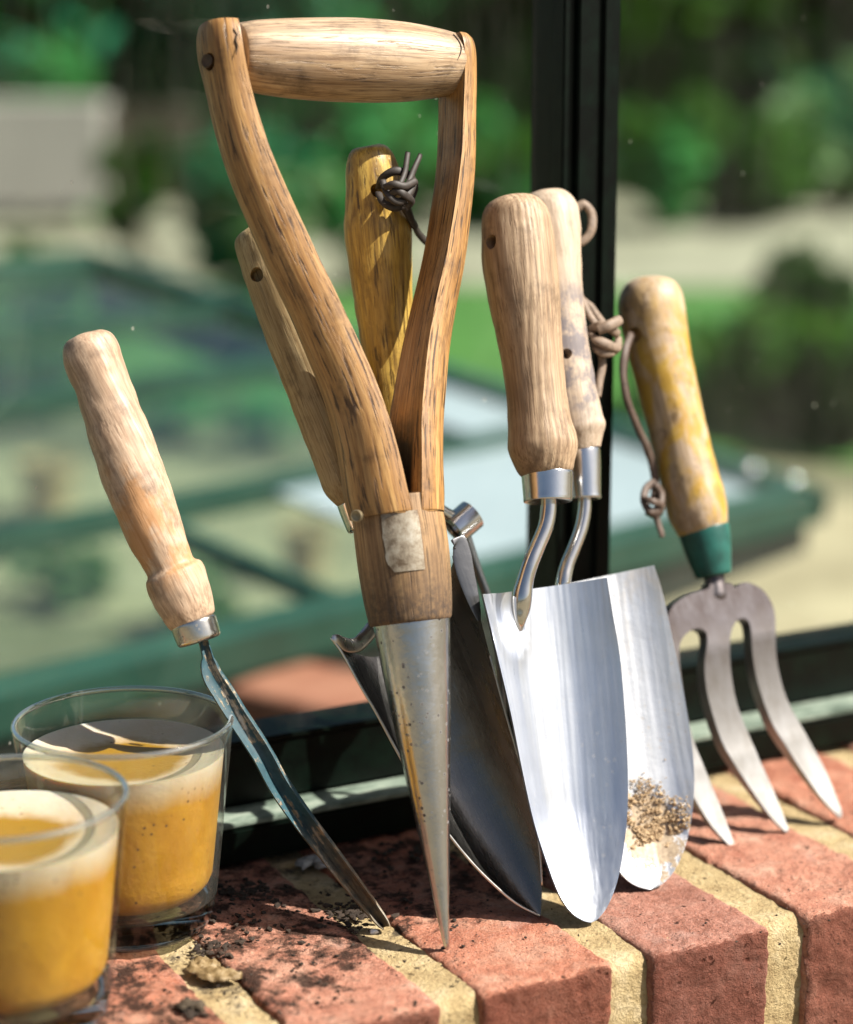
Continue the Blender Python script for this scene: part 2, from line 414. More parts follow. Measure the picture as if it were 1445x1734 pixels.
# ------------------------------------------------------------------ greenhouse window
GREEN = Mt('green_frame_paint')
_n = GREEN.noise(GREEN.vec(), 90, 6, 0.7)
GREEN.set(Base_Color=GREEN.ramp(_n, [(0.4, (0.0006, 0.0018, 0.0011)), (0.75, (0.0022, 0.008, 0.0045))]), Roughness=0.42)
GREEN.b.inputs['Specular IOR Level'].default_value = 0.15
LEDGE = Mt('weathered_ledge_paint')
_n = LEDGE.noise(LEDGE.vec((0.4, 1, 1)), 90, 6, 0.7)
LEDGE.set(Base_Color=LEDGE.ramp(_n, [(0.38, (0.07, 0.10, 0.075)), (0.5, (0.20, 0.25, 0.20)), (0.68, (0.34, 0.38, 0.31))]), Roughness=0.6)
win = root('greenhouse_window', Matrix.Translation((0.45, 0.80, 0)), 'dark green metal glazing frame of the greenhouse standing on the brick wall behind the tools', 'window')
def wpart(name, boxes, m, bev=0.0012):
    bm = bmesh.new()
    for (x0, x1, y0, y1, z0, z1) in boxes: box(bm, ((x0+x1)/2-0.45, (y0+y1)/2-0.80, (z0+z1)/2), (x1-x0, y1-y0, z1-z0))
    if bev: bmesh.ops.bevel(bm, geom=list(bm.edges), offset=bev, segments=2, affect='EDGES', clamp_overlap=True)
    return link(name, bm, m, win, angle=35)
wpart('bottom_rail', [(-0.14, 1.0, 0.786, 0.842, 0.0012, 0.0165)], GREEN.m)
wpart('ledge', [(-0.14, 1.0, 0.7872, 0.8060, 0.0167, 0.0190)], LEDGE.m, 0.0006)
wpart('upper_rail', [(-0.14, 1.0, 0.8062, 0.838, 0.0192, 0.0455), (-0.14, 1.0, 0.8048, 0.811, 0.0458, 0.0482)], GREEN.m, 0.0008)
mx0, mx1 = 0.4925, 0.5215
wpart('mullion', [(mx0+0.006, mx1-0.006, 0.7975, 0.838, 0.0485, 1.3), (mx0, mx0+0.0057, 0.8005, 0.8105, 0.0485, 1.3), (mx1-0.0057, mx1, 0.8005, 0.8105, 0.0485, 1.3),
                   (mx1-0.0115, mx1-0.0095, 0.7955, 0.7973, 0.0485, 1.3)], GREEN.m, 0.0007)
wpart('side_post', [(-0.14, -0.09, 0.80, 0.838, 0.0485, 1.3)], GREEN.m)
wpart('side_post', [(0.955, 1.0, 0.80, 0.838, 0.0485, 1.3)], GREEN.m)
wpart('top_rail', [(-0.14, 1.0, 0.80, 0.838, 1.3003, 1.35)], GREEN.m)
PANE = thin_glass('window_glass', (0.90, 0.97, 0.92), 0.4, gain=0.35)
for a, b in ((-0.088, mx0+0.0055), (mx1-0.0055, 0.953)):
    o = wpart('glass_pane', [(a, b, 0.8120, 0.8150, 0.046, 1.2995)], PANE, 0)

# ------------------------------------------------------------------ dibber
def crotch(M, c):  # dark grime plus the deep shade between the arms, put into the wood colour
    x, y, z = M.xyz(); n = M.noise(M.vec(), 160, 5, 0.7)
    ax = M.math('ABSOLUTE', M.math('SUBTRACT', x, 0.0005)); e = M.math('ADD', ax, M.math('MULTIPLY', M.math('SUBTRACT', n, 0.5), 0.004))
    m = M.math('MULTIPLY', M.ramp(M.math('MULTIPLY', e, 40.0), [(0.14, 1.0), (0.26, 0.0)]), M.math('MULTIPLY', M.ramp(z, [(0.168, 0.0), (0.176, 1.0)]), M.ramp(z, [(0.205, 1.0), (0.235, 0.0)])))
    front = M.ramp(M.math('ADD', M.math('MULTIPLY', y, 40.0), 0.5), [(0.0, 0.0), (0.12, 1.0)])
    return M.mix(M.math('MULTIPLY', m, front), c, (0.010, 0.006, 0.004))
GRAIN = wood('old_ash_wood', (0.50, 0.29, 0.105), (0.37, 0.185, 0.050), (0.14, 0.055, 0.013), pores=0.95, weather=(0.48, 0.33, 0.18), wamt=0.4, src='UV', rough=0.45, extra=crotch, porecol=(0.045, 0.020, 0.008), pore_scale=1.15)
GRAINX = wood('worn_ash_crossbar', (0.50, 0.35, 0.21), (0.36, 0.23, 0.125), (0.14, 0.075, 0.036), pores=0.8, weather=(0.52, 0.42, 0.30), wamt=0.6, src='UV', rough=0.5, seed=3, porecol=(0.10, 0.06, 0.035), pore_scale=1.7)
DIRTY = wood('stained_shaft_wood', (0.46, 0.29, 0.13), (0.35, 0.20, 0.08), (0.13, 0.065, 0.025), pores=0.6, weather=(0.30, 0.20, 0.12), wamt=0.5, src='UV', rough=0.6, seed=5,
    extra=lambda M, c: M.mix(M.math('MULTIPLY', M.ramp(M.xyz()[2], [(0.132, 1.0), (0.160, 0.0)]), M.ramp(M.noise(M.vec(), 500, 5, 0.7), [(0.35, 1.0), (0.65, 0.55)])), c, (0.050, 0.032, 0.022)))
STEEL = metal('brushed_steel', (0.56, 0.56, 0.56), 0.22, spots=0.9, stain=0.35, staincol=(0.35, 0.28, 0.19), bump=0.15, spotscale=330)
foot = onz(757, 1609); top = ony(592, 103, 0.776)
D = Frame(foot+Vector((0, 0, 0.0006)), top)
dib = root('dibber', D.m, 'wooden D handled dibber with long steel cone point, tallest tool on the sill', 'dibber')
# the split D handle: each arm is half of the round shaft, bent outward
def arm_rings(pts, side):
    """pts: (u,v centre of flat face, thickness px, half depth m)"""
    loc = []
    for (u, v, t, s) in pts:
        p = D.at(u, v); loc.append((p.x, p.z, D.w(u, v, t), s))
    sp = smooth_path(loc, 7); out = []; n = 26
    for i, (x, z, t, s) in enumerate(sp):
        a = sp[max(i-1, 0)]; b = sp[min(i+1, len(sp)-1)]
        tx, tz = b[0]-a[0], b[1]-a[1]; L = math.hypot(tx, tz); tx /= L; tz /= L
        nx, nz = (tz, -tx) if tz*side > 0 else (-tz, tx)     # outward
        if nx*side < 0: nx, nz = -nx, -nz
        ring = []
        for j in range(n):
            if j < 18:
                th = math.pi*(j/17)-math.pi/2; e = 0.82
                cx = abs(math.cos(th))**e; sy = math.copysign(abs(math.sin(th))**0.9, math.sin(th))
                ox, oy = t*cx, s*sy
                if j in (0, 17): ox = t*0.07; oy = s*0.985*(1 if sy > 0 else -1)
            else:
                f = (j-17)/9.0; oy = s*(0.93-1.86*f); ox = 0.0
            ring.append(Vector((x+nx*ox, oy, z+nz*ox)))
        out.append(ring)
    return out
LA = [(669, 876, 72, .0176), (668, 866, 74, .0180), (660, 830, 76, .0176), (650, 780, 74, .0168), (634, 715, 71, .0156), (614, 650, 71, .0140), (586, 580, 72, .0128), (556, 512, 71, .0120), (517, 430, 71, .0118),
      (480, 350, 69, .0116), (447, 275, 66, .0116), (421, 200, 62, .0116), (404, 140, 57, .0122), (393, 92, 56, .0136), (389, 62, 54, .0130), (388, 46, 50, .0112)]
RA = [(676, 876, 72, .0176), (675, 866, 74, .0180), (676, 830, 74, .0176), (678, 780, 70, .0168), (681, 715, 69, .0152), (689, 650, 67, .0136), (700, 580, 63, .0122), (714, 512, 60, .0114), (733, 430, 56, .0112),
      (747, 350, 51, .0112), (757, 275, 47, .0112), (761, 200, 43, .0112), (762, 140, 42, .0118), (760, 100, 42, .0128), (758, 78, 40, .0122), (757, 66, 34, .0100)]
for pts, sgn in ((LA, -1), (RA, 1)):
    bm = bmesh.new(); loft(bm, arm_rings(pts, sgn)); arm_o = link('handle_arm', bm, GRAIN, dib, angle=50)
    if sgn < 0: arm_left = arm_o
# crossbar
cb = D.path([(402, 94, 106), (413, 95, 114), (450, 97, 126), (520, 100, 137), (600, 102, 141), (680, 105, 134), (735, 107, 118), (762, 108, 106), (772, 108, 98)])
tube('crossbar', cb, GRAINX, dib, n=40, k=6, up=Vector((0, 1, 0)))
# left crack and right joint as real thin dark slivers standing a hair proud
DARK = plain('dark_gap', (0.02, 0.013, 0.008), 0.9, var=0.2, scale=200)
def sliver(name, pts, wpx, fr, parent, m=DARK, n=6):
    return tube(name, fr.path([(u, v, wpx*(0.4+0.6*math.sin(math.pi*(i+0.5)/len(pts))), dy) for i, (u, v, dy) in enumerate(pts)]), m, parent, n=n, k=4)
def bar_front(v):      # y of the crossbar's skin at picture height v (radius about 16 mm)
    h = (v-98)/64.0; return -0.0153*math.sqrt(max(0.02, 1-h*h))
sliver('crack', [(u, v, y_) for u, v, y_ in ((392, 40, -0.0104), (396, 50, -0.0130), (401, 58, -0.0134), (399, 68, -0.0136), (402, 78, -0.0136), (400, 92, -0.0135))], 2.4, D, dib)
sliver('joint_line', [(u, v, bar_front(v)*0.86) for u, v in ((768, 58), (776, 68), (781, 80), (779, 92), (774, 102))], 3.0, D, dib)
# screw plug in the left arm, low rivet
def disc(name, fr, u, v, dy, rpx, nrm, m, parent, th=0.0012, n=24):
    p = fr.at(u, v, dy); r = fr.w(u, v, rpx, dy); nv = Vector(nrm).normalized()
    a = nv.orthogonal().normalized(); b = nv.cross(a); rings = []
    for h, k in ((-th, 1.0), (th*0.4, 1.0), (th*0.8, 0.82), (th*0.5, 0.6), (th*0.5, 0.05)):
        rings.append([p+nv*h+(a*math.cos(t)+b*math.sin(t))*r*k for t in [2*math.pi*i/n for i in range(n)]])
    bm = bmesh.new(); loft(bm, rings); return link(name, bm, m, parent, angle=40)
PLUG = plain('old_plug', (0.07, 0.04, 0.02), 0.7, var=0.5, scale=400)
cut_hole(arm_left, D, 349, 103, -0.0052, 15, (-0.86, -0.5, 0.05), 0.006)
disc('screw_plug', D, 351, 103, -0.0036, 12, (-0.86, -0.5, 0.05), PLUG, dib, 0.0006)
disc('rivet', D, 604, 874, -0.0090, 11, (-0.75, -0.66, 0), plain('rivet_metal', (0.28, 0.22, 0.13), 0.45, 0.7, 0.4, 300), dib, 0.0008)
# shaft
sh = D.path([(671, 842, 146), (673, 866, 153), (677, 895, 157), (682, 935, 158), (686, 970, 156), (690, 1005, 152), (693, 1030, 147), (695, 1048, 142), (696, 1054, 136)])
tube('shaft', sh, DIRTY, dib, n=48, k=5)
# worn silver label
STICK = Mt('worn_foil_label'); _a = STICK.noise(STICK.vec(), 110, 7, 0.75); _z = STICK.xyz()[2]
STICK.set(Base_Color=STICK.ramp(_a, [(0.38, (0.13, 0.09, 0.055)), (0.52, (0.34, 0.285, 0.21)), (0.68, (0.52, 0.48, 0.40))]), Roughness=0.45, Metallic=0.3); STICK.bump(_a, 0.4, 0.0005)
def wrap_patch(name, fr, rows, R0, a0, a1, m, parent, lift=0.00035, ragged=0.0):
    """patch lying on a cylinder; rows: (centre local, radius)"""
    bm = bmesh.new(); g = []; n = 16
    for i, (c, r) in enumerate(rows):
        row = []
        for j in range(n+1):
            f = j/n; lo = a0 + (ragged*noise.noise(Vector((i*0.7, 3, 0))) if ragged else 0)
            if ragged and i < 3: lo += (3-i)*0.06*(a1-a0)
            th = lo+(a1-lo)*f
            row.append(bm.verts.new(Vector(c)+Vector((math.sin(th), -math.cos(th), 0))*(r+lift)))
        g.append(row)
    for i in range(len(g)-1):
        for j in range(n): bm.faces.new((g[i][j], g[i][j+1], g[i+1][j+1], g[i+1][j]))
    o = link(name, bm, m, parent); return o
rows = []
ssp = smooth_path(sh, 5)
for p in ssp:
    if D.at(686, 962).z-0.002 < p[2] < D.at(680, 873).z+0.001: rows.append((Vector(p[:3]), p[3]))
rows = rows[::-1]
wrap_patch('label', D, rows, 0, -0.84, -0.03, STICK.m, dib, ragged=0.05)
# steel cone
cone = D.path([(697, 1050, 131), (698, 1062, 130), (705, 1130, 117), (712.5, 1200, 103), (722, 1290, 83), (732, 1380, 62), (741, 1460, 42), (749, 1535, 25), (755, 1590, 13), (757, 1604, 8), (757.5, 1609, 2.5)])
tube('steel_point', cone, STEEL, dib, n=48, k=6)

# ------------------------------------------------------------------ daisy weeder at the left
def weeder_paint(M, c):
    x, y, z = M.xyz()
    a = M.ramp(M.noise(M.vec((1, 1, 0.6)), 70, 5, 0.65), [(0.44, 0.0), (0.54, 0.62)])
    band = M.math('MULTIPLY', M.ramp(z, [(0.155, 0.0), (0.165, 1.0)]), M.ramp(z, [(0.205, 1.0), (0.213, 0.0)]))
    left = M.ramp(x, [(0.46, 1.0), (0.5, 0.0)])
    lx = M.ramp(M.math('SUBTRACT', x, M.math('MULTIPLY', M.math('SUBTRACT', z, 0.18), -0.02)), [(-0.003, 1.0), (0.002, 0.0)])
    return M.mix(M.math('MULTIPLY', M.math('MULTIPLY', a, band), lx), c, (0.46, 0.20, 0.05))
PALE = wood('bare_beech_handle', (0.60, 0.44, 0.31), (0.50, 0.34, 0.22), (0.27, 0.17, 0.105), pores=0.25, weather=(0.50, 0.38, 0.29), wamt=0.35, rough=0.5, seed=8, extra=weeder_paint)
foot = onz(657, 1572); top = ony(146, 575, 0.793)
W = Frame(foot+Vector((0, 0, 0.0008)), top)
wd = root('hand_weeder', W.m, 'hand weeder with pale bare wood handle and narrow blue painted blade, leaning over the glasses', 'weeder')
hp = W.path([(143, 566, 30), (145, 569, 66), (149, 580, 90), (155, 600, 99), (163, 625, 97), (175, 655, 95), (190, 700, 99), (207, 748, 105), (225, 800, 108), (243, 850, 105), (262, 900, 97), (278, 937, 88), (287, 956, 83), (290, 963, 86),
             (293, 969, 99), (297, 978, 104), (302, 991, 105), (309, 1010, 102), (319, 1034, 93), (326, 1050, 82), (328, 1054, 72)])
tube('handle', hp, PALE, wd, n=40, k=5, flat=0.92, warp=0.0005)
FERR = metal('stained_ferrule', (0.62, 0.60, 0.55), 0.22, spots=0.8, stain=0.5, staincol=(0.36, 0.22, 0.08), spotscale=380)
tube('ferrule', W.path([(327, 1051, 74), (328, 1054, 79), (331, 1063, 79), (336, 1078, 77), (338, 1084, 74), (339, 1087, 62), (339, 1088, 30)]), FERR, wd, n=36, k=3)
BLUE = Mt('chipped_blue_paint')
_s = BLUE.noise(BLUE.vec((260, 260, 26)), 1, 5, 0.7); _c = BLUE.noise(BLUE.vec(), 160, 6, 0.75)
_z = BLUE.xyz()[2]
_f = BLUE.ramp(BLUE.math('ADD', BLUE.math('MULTIPLY', _s, 0.55), BLUE.math('MULTIPLY', _c, 0.45)), [(0.515, 0.0), (0.58, 1.0)])
_low = BLUE.ramp(_z, [(0.020, 0.8), (0.055, 0.0)])
_wear = BLUE.math('MAXIMUM', _f, BLUE.math('MULTIPLY', _low, BLUE.ramp(_c, [(0.36, 0.3), (0.55, 1.0)])))
_col = BLUE.mix(_wear, BLUE.ramp(_c, [(0.35, (0.008, 0.036, 0.050)), (0.6, (0.018, 0.070, 0.088))]), BLUE.ramp(_s, [(0.35, (0.16, 0.08, 0.03)), (0.55, (0.38, 0.28, 0.17)), (0.7, (0.5, 0.47, 0.42))]))
BLUE.set(Base_Color=_col, Roughness=0.55, Metallic=BLUE.math('MULTIPLY', _wear, 0.5)); BLUE.bump(_wear, 0.4, 0.0004); BLUE.bump(_s, 0.3, 0.0004)
bl = [(345, 1084, 18), (350, 1100, 20), (353, 1112, 22), (355, 1124, 33), (362, 1145, 41), (381, 1175, 44), (409, 1220, 44), (445, 1275, 44), (475, 1330, 45), (515, 1388, 44), (555, 1440, 41), (595, 1492, 37), (630, 1537, 31), (648, 1560, 25), (656, 1571, 15)]
bp = smooth_path(W.path([(u, v, q*0.86) for u, v, q in bl]), 5)
bm = bmesh.new(); rings = []
for i, (x, y, z, r) in enumerate(bp):
    a = bp[max(i-1, 0)]; b = bp[min(i+1, len(bp)-1)]; tx, tz = b[0]-a[0], b[2]-a[2]; L = math.hypot(tx, tz); tx /= L; tz /= L
    nx, nz = -tz, tx
    if nx < 0: nx, nz = -nx, -nz
    f = i/(len(bp)-1); gr = 0.0035*min(1, max(0, (f-0.35)*3)); r *= 1+0.03*noise.noise(Vector((0, 0, z*140)))
    prof = [(-1.0, -0.0002), (-0.62, 0.0004+gr*0.3), (-0.15, 0.0008+gr), (0.3, 0.0006+gr*0.6), (0.62, -0.0012), (0.86, -0.0008), (1.0, 0.0006)]
    back = [(s, y0+0.0022) for s, y0 in reversed(prof)]
    rings.append([Vector((x+nx*r*s, y+yy, z+nz*r*s)) for s, yy in prof+back])
loft(bm, rings); link('blade', bm, BLUE.m, wd, angle=60)

# ------------------------------------------------------------------ trowels
def blade(fr, left, right, scoop, m, parent, th=0.0013, name='blade', dy_l=0.0, dy_r=0.0, sag=0.0, skew=0.0, ny=22, nx=20, dent=None):
    """left/right picture outlines from the shoulder to the tip, matched one to one"""
    Ls = smooth_path(left, 5); Rs = smooth_path(right, 5); n = len(Ls); F_, B_ = [], []
    for i in range(n):
        f = i/(n-1)
        a = fr.at(*Ls[i], dy_l*(1-f)); b = fr.at(*Rs[i], dy_r*(1-f)); rowf, rowb = [], []
        wdt = (b-a).length
        for j in range(nx+1):
            s = j/nx; p = a.lerp(b, s); k = 1-abs(2*s-1)**2.3
            d = scoop*min(1, (wdt/0.045)**1.3)*k
            if dent: d += dent(fr, p)
            p = p+Vector((0, d, -sag*k*(1-f)**3)); rowf.append(p); rowb.append(p+Vector((0, th, 0)))
        F_.append(rowf); B_.append(rowb)
    bm = bmesh.new(); vf = [[bm.verts.new(p) for p in r] for r in F_]; vb = [[bm.verts.new(p) for p in r] for r in B_]
    for i in range(n-1):
        for j in range(nx):
            bm.faces.new((vf[i][j], vf[i][j+1], vf[i+1][j+1], vf[i+1][j])); bm.faces.new((vb[i][j], vb[i+1][j], vb[i+1][j+1], vb[i][j+1]))
        for j in (0, nx): bm.faces.new((vf[i][j], vf[i+1][j], vb[i+1][j], vb[i][j]))
    for i in (0, n-1):
        for j in range(nx): bm.faces.new((vf[i][j], vb[i][j], vb[i][j+1], vf[i][j+1]))
    bmesh.ops.remove_doubles(bm, verts=bm.verts, dist=1e-6)
    return link(name, bm, m, parent, angle=50)

CHROME = metal('polished_steel_rod', (0.66, 0.64, 0.60), 0.13, bump=0.05, stain=0.2)
BRIGHT = metal('bright_stainless_blade', (0.71, 0.735, 0.78), 0.33, full=0.88, bump=0.06, bands=0.6, spots=0.18, spotcol=(0.30, 0.27, 0.24), stain=0.14, staincol=(0.5, 0.46, 0.40), spotscale=240)
def soil_smear(M, c):
    x, y, z = M.xyz(); cx = T2C
    dx = M.math('DIVIDE', M.math('SUBTRACT', x, cx.x), 0.0125); dz = M.math('DIVIDE', M.math('SUBTRACT', z, cx.z), 0.0165)
    r = M.math('SQRT', M.math('ADD', M.math('MULTIPLY', dx, dx), M.math('MULTIPLY', dz, dz)))
    f = M.math('SUBTRACT', M.math('ADD', 1.05, M.math('MULTIPLY', M.math('SUBTRACT', M.noise(M.vec(), 230, 7, 0.75), 0.5), 2.6)), r)
    m = M.ramp(f, [(0.02, 0.0), (0.16, 0.92)])
    return M.mix(m, c, M.ramp(M.noise(M.vec(), 700, 4, 0.7), [(0.3, (0.22, 0.15, 0.085)), (0.7, (0.50, 0.38, 0.24))])), m
T2 = Frame(onz(1100, 1506)+Vector((0, 0, 0.0006)), ony(931, 400, 0.7795), 0)
T2C = T2.at(1116, 1408)
SPOTTY = metal('water_marked_stainless_blade', (0.68, 0.69, 0.71), 0.38, full=0.78, bands=0.6, extra=soil_smear, spots=0.35, spotcol=(0.22, 0.15, 0.09), stain=0.5, staincol=(0.50, 0.40, 0.28), bump=0.18, spotscale=300)
SHADY = metal('shade_darkened_blade', (0.14, 0.136, 0.13), 0.27, bump=0.2, stain=0.25, staincol=(0.12, 0.09, 0.07))  # base colour darkened for the shade this blade stands in
CLEAN = metal('clean_ferrule_steel', (0.68, 0.68, 0.68), 0.2, bump=0.06)
ASH1 = wood('figured_ash_handle', (0.46, 0.33, 0.21), (0.38, 0.26, 0.155), (0.23, 0.14, 0.078), pores=0.3, weather=(0.50, 0.38, 0.26), wamt=0.35, rough=0.6, seed=11, rings=0.36)
def ink_stain(M, c):
    z = M.xyz()[2]; a = M.ramp(M.noise(M.vec(), 120, 6, 0.7), [(0.42, 0.0), (0.58, 0.8)])
    band = M.math('MULTIPLY', M.ramp(z, [(0.190, 0.0), (0.205, 1.0)]), M.ramp(z, [(0.245, 1.0), (0.26, 0.0)]))
    return M.mix(M.math('MULTIPLY', a, band), c, (0.10, 0.095, 0.12))
ASH2 = wood('grey_ash_handle', (0.54, 0.43, 0.32), (0.47, 0.36, 0.26), (0.32, 0.23, 0.155), pores=0.2, weather=(0.50, 0.42, 0.34), wamt=0.4, rough=0.6, seed=14, extra=ink_stain)

# large bright trowel
T1 = Frame(onz(1000, 1562)+Vector((0, 0, 0.0006)), ony(880, 400, 0.760), 0)
tr1 = root('hand_trowel', T1.m, 'large clean shiny trowel with figured ash handle, in front of the soiled trowel', 'trowel')
hp = T1.path([(869, 333, 34), (870, 337, 70), (871, 348, 98), (873, 366, 115), (876, 395, 122), (880, 440, 127), (887, 500, 123), (895, 560, 112), (903, 620, 105), (909, 675, 103), (914, 715, 108), (918, 742, 117), (920, 757, 119), (922, 775, 111), (925, 795, 95), (926, 802, 86)])
hnd = tube('handle', hp, ASH1, tr1, n=44, k=5, warp=0.0003)
cut_hole(hnd, T1, 820, 408, -0.0045, 13, (-0.93, -0.30, 0), 0.012)
tube('ferrule', T1.path([(926, 797, 84), (926, 801, 88), (927, 806, 88), (928, 838, 84), (928, 846, 83), (928, 850, 78), (928, 851, 40)]), CLEAN, tr1, n=36, k=3)
tube('neck', T1.path([(928, 838, 26), (929, 862, 27), (924, 892, 27), (911, 924, 27), (898, 955, 28), (889, 985, 30, .001), (884, 1010, 36, .002), (882, 1032, 33, .003), (881, 1052, 20, .003), (881, 1066, 10, .005)]), CHROME, tr1, n=20, k=6)
c0 = T1.at(883, 1035)
def dent1(fr, p):
    dx = (p.x-c0.x)/0.0075; dz = (p.z-c0.z)/0.013; r2 = dx*dx+dz*dz
    ring = math.exp(-((math.sqrt(r2)-1.25)**2)*9)
    return 0.0040*math.exp(-r2*1.3) - 0.0014*ring
L1 = [(818, 1006), (826, 1040), (845, 1120), (866, 1210), (884, 1300), (904, 1390), (926, 1460), (946, 1512), (966, 1543), (986, 1558), (999, 1562)]
R1 = [(1028, 978), (1038, 1040), (1050, 1110), (1058, 1200), (1063, 1290), (1063, 1370), (1056, 1440), (1045, 1495), (1030, 1533), (1014, 1555), (1002, 1562)]
blade(T1, L1, R1, 0.013, BRIGHT, tr1, nx=44, ny=40, dent=dent1)

# second trowel, behind
T2 = Frame(onz(1100, 1506)+Vector((0, 0, 0.0006)), ony(931, 400, 0.7795), 0)
tr2 = root('hand_trowel', T2.m, 'trowel with dried soil on its blade and grey stained handle, just left of fork', 'trowel')
hp = T2.path([(925, 325, 30), (926, 329, 66), (928, 342, 90), (930, 360, 102), (931, 390, 106), (932, 440, 106), (937, 500, 101), (945, 560, 97), (956, 620, 94), (966, 670, 92), (975, 712, 94), (979, 728, 95), (982, 745, 80), (985, 762, 66)])
hnd = tube('handle', hp, ASH2, tr2, n=40, k=5, warp=0.0003)
cut_hole(hnd, T2, 961, 598, -0.0115, 9, (-0.2, -0.97, 0), 0.008)
tube('ferrule', T2.path([(985, 760, 60), (985, 764, 64), (987, 790, 62), (990, 836, 56), (991, 845, 54), (991, 846, 30)]), CLEAN, tr2, n=36, k=3)
tube('neck', T2.path([(990, 838, 22), (990, 862, 23), (984, 895, 23), (972, 928, 23), (960, 958, 24), (953, 990, 26), (950, 1020, 24, .003)]), CHROME, tr2, n=20, k=6)
L2 = [(905, 1000), (925, 1050), (945, 1110), (965, 1190), (982, 1270), (998, 1340), (1014, 1400), (1034, 1450), (1056, 1484), (1078, 1500), (1098, 1506)]
R2 = [(1108, 957), (1124, 1010), (1139, 1080), (1154, 1150), (1166, 1220), (1175, 1295), (1174, 1365), (1163, 1425), (1147, 1466), (1126, 1494), (1103, 1506)]
blade(T2, L2, R2, 0.008, SPOTTY, tr2, nx=34)
# dried soil on the blade
SOIL = Mt('dried_soil'); _n = SOIL.noise(SOIL.vec(), 600, 6, 0.7)
SOIL.set(Base_Color=SOIL.ramp(_n, [(0.3, (0.20, 0.13, 0.07)), (0.5, (0.44, 0.31, 0.18)), (0.7, (0.58, 0.44, 0.28))]), Roughness=0.95); SOIL.bump(_n, 0.8, 0.001)
def crumb(bm, c, r, seed, flat=1.0, sub=1, wild=1.0):
    g = bmesh.ops.create_icosphere(bm, subdivisions=sub, radius=1)['verts']; o = Vector((seed*1.37, seed*0.77, seed*0.31))
    q = Matrix.Rotation(seed*2.1, 3, 'Z') @ Matrix.Rotation(seed*1.3, 3, 'X')
    for v in g:
        k = 1+1.0*wild*noise.noise(v.co*1.3+o)+0.5*wild*noise.noise(v.co*3.1-o); p = q @ (Vector((v.co.x*1.25, v.co.y*0.85, v.co.z*0.8))*r*k); p.z *= flat; v.co = p+Vector(c)
bm = bmesh.new()
for i in range(4200):
    u = rnd.gauss(1120, 27); v = rnd.gauss(1412, 38)
    if u < 1066 or u > 1168-max(0, v-1400)*0.32 or v > 1478: continue
    nz_ = noise.noise(Vector((u*0.035, v*0.035, 4)))+0.4*noise.noise(Vector((u*0.12, v*0.12, 1)))
    if nz_ < 0.02: continue
    p = T2.at(u, v); s_ = (u-1034)/(1166-1034)
    yy = 0.0075*max(0, 1-abs(2*s_-1)**2.3)
    h = max(0, nz_+0.1)*0.0026
    crumb(bm, (p.x, yy-0.0001-h*rnd.random(), p.z), rnd.uniform(0.00018, 0.00060)*(1+1.2*(rnd.random() < 0.06)), i, 1, 1, 0.45)
for i in range(160):
    u = rnd.uniform(1075, 1160); v = rnd.uniform(1315, 1400); u = 1100+(u-1100)*0.3+(v-1325)*0.12
    p = T2.at(u, v); crumb(bm, (p.x, 0.0066, p.z), rnd.uniform(0.0002, 0.0006), i+1000)
link('soil_crust', bm, SOIL.m, tr2, smooth=False)

# third trowel: shaded blade behind the dibber, weathered handle up at the left
T3 = Frame(onz(915, 1551)+Vector((0, 0, 0.0006)), ony(449, 420, 0.790), 0)
TAN = wood('weathered_tan_handle', (0.50, 0.38, 0.20), (0.41, 0.29, 0.13), (0.24, 0.15, 0.06), pores=0.35, weather=(0.36, 0.29, 0.18), wamt=0.5, rough=0.7, seed=21)
tr3 = root('hand_trowel', T3.m, 'old trowel with weathered tan handle and shade-darkened blade, leaning behind the dibber', 'trowel')
hp = T3.path([(434, 383, 34), (436, 386, 66), (440, 396, 88), (447, 415, 96), (457, 445, 100), (470, 480, 102), (487, 525, 104), (508, 580, 105), (527, 630, 103), (545, 680, 101), (562, 730, 98), (578, 780, 93), (590, 815, 90), (597, 836, 76), (602, 850, 60)])
hnd = tube('handle', hp, TAN, tr3, n=36, k=5, warp=0.0004)
cut_hole(hnd, T3, 431, 464, -0.0105, 13, (-0.5, -0.86, 0), 0.010)
tube('ferrule', T3.path([(601, 846, 60), (602, 850, 63), (611, 876, 61), (617, 893, 57), (618, 895, 40)]), CHROME, tr3, n=30, k=3)
tube('neck', T3.path([(614, 885, 22), (624, 915, 22), (636, 950, 22, .003), (650, 990, 22, .004), (662, 1020, 22, .006)]), CHROME, tr3, n=16, k=4)
L3 = [(561, 1080), (580, 1106), (610, 1160), (640, 1212), (670, 1268), (705, 1330), (745, 1392), (790, 1450), (832, 1494), (875, 1530), (914, 1551)]
R3 = [(775, 930), (795, 975), (812, 1040), (830, 1110), (850, 1185), (870, 1255), (889, 1320), (904, 1380), (914, 1440), (918, 1500), (916, 1551)]
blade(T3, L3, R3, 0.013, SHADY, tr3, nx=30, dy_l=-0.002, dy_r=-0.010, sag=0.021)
EDGE = metal('bright_edge_highlight', (0.62, 0.60, 0.56), 0.3, bump=0.1)  # bright steel stands in for light caught on the dark blade's edges and lip
tube('edge_highlight', T3.path([(u, v, 5, -0.002*(1-i/10)) for i, (u, v) in enumerate(L3)]), EDGE, tr3, n=8, k=5, flat=0.8)
tube('edge_highlight', T3.path([(u, v, 4, -0.010*(1-(i+3)/10)) for i, (u, v) in enumerate(R3[3:-1])]), EDGE, tr3, n=8, k=5, flat=0.8)
tube('rolled_lip', T3.path([(562, 1080, 9, -.002), (570, 1082, 17, -.002), (586, 1092, 24, 0), (604, 1092, 26, .002), (618, 1080, 26, .003), (632, 1062, 26, .003)]), EDGE, tr3, n=16, k=5, flat=0.35)
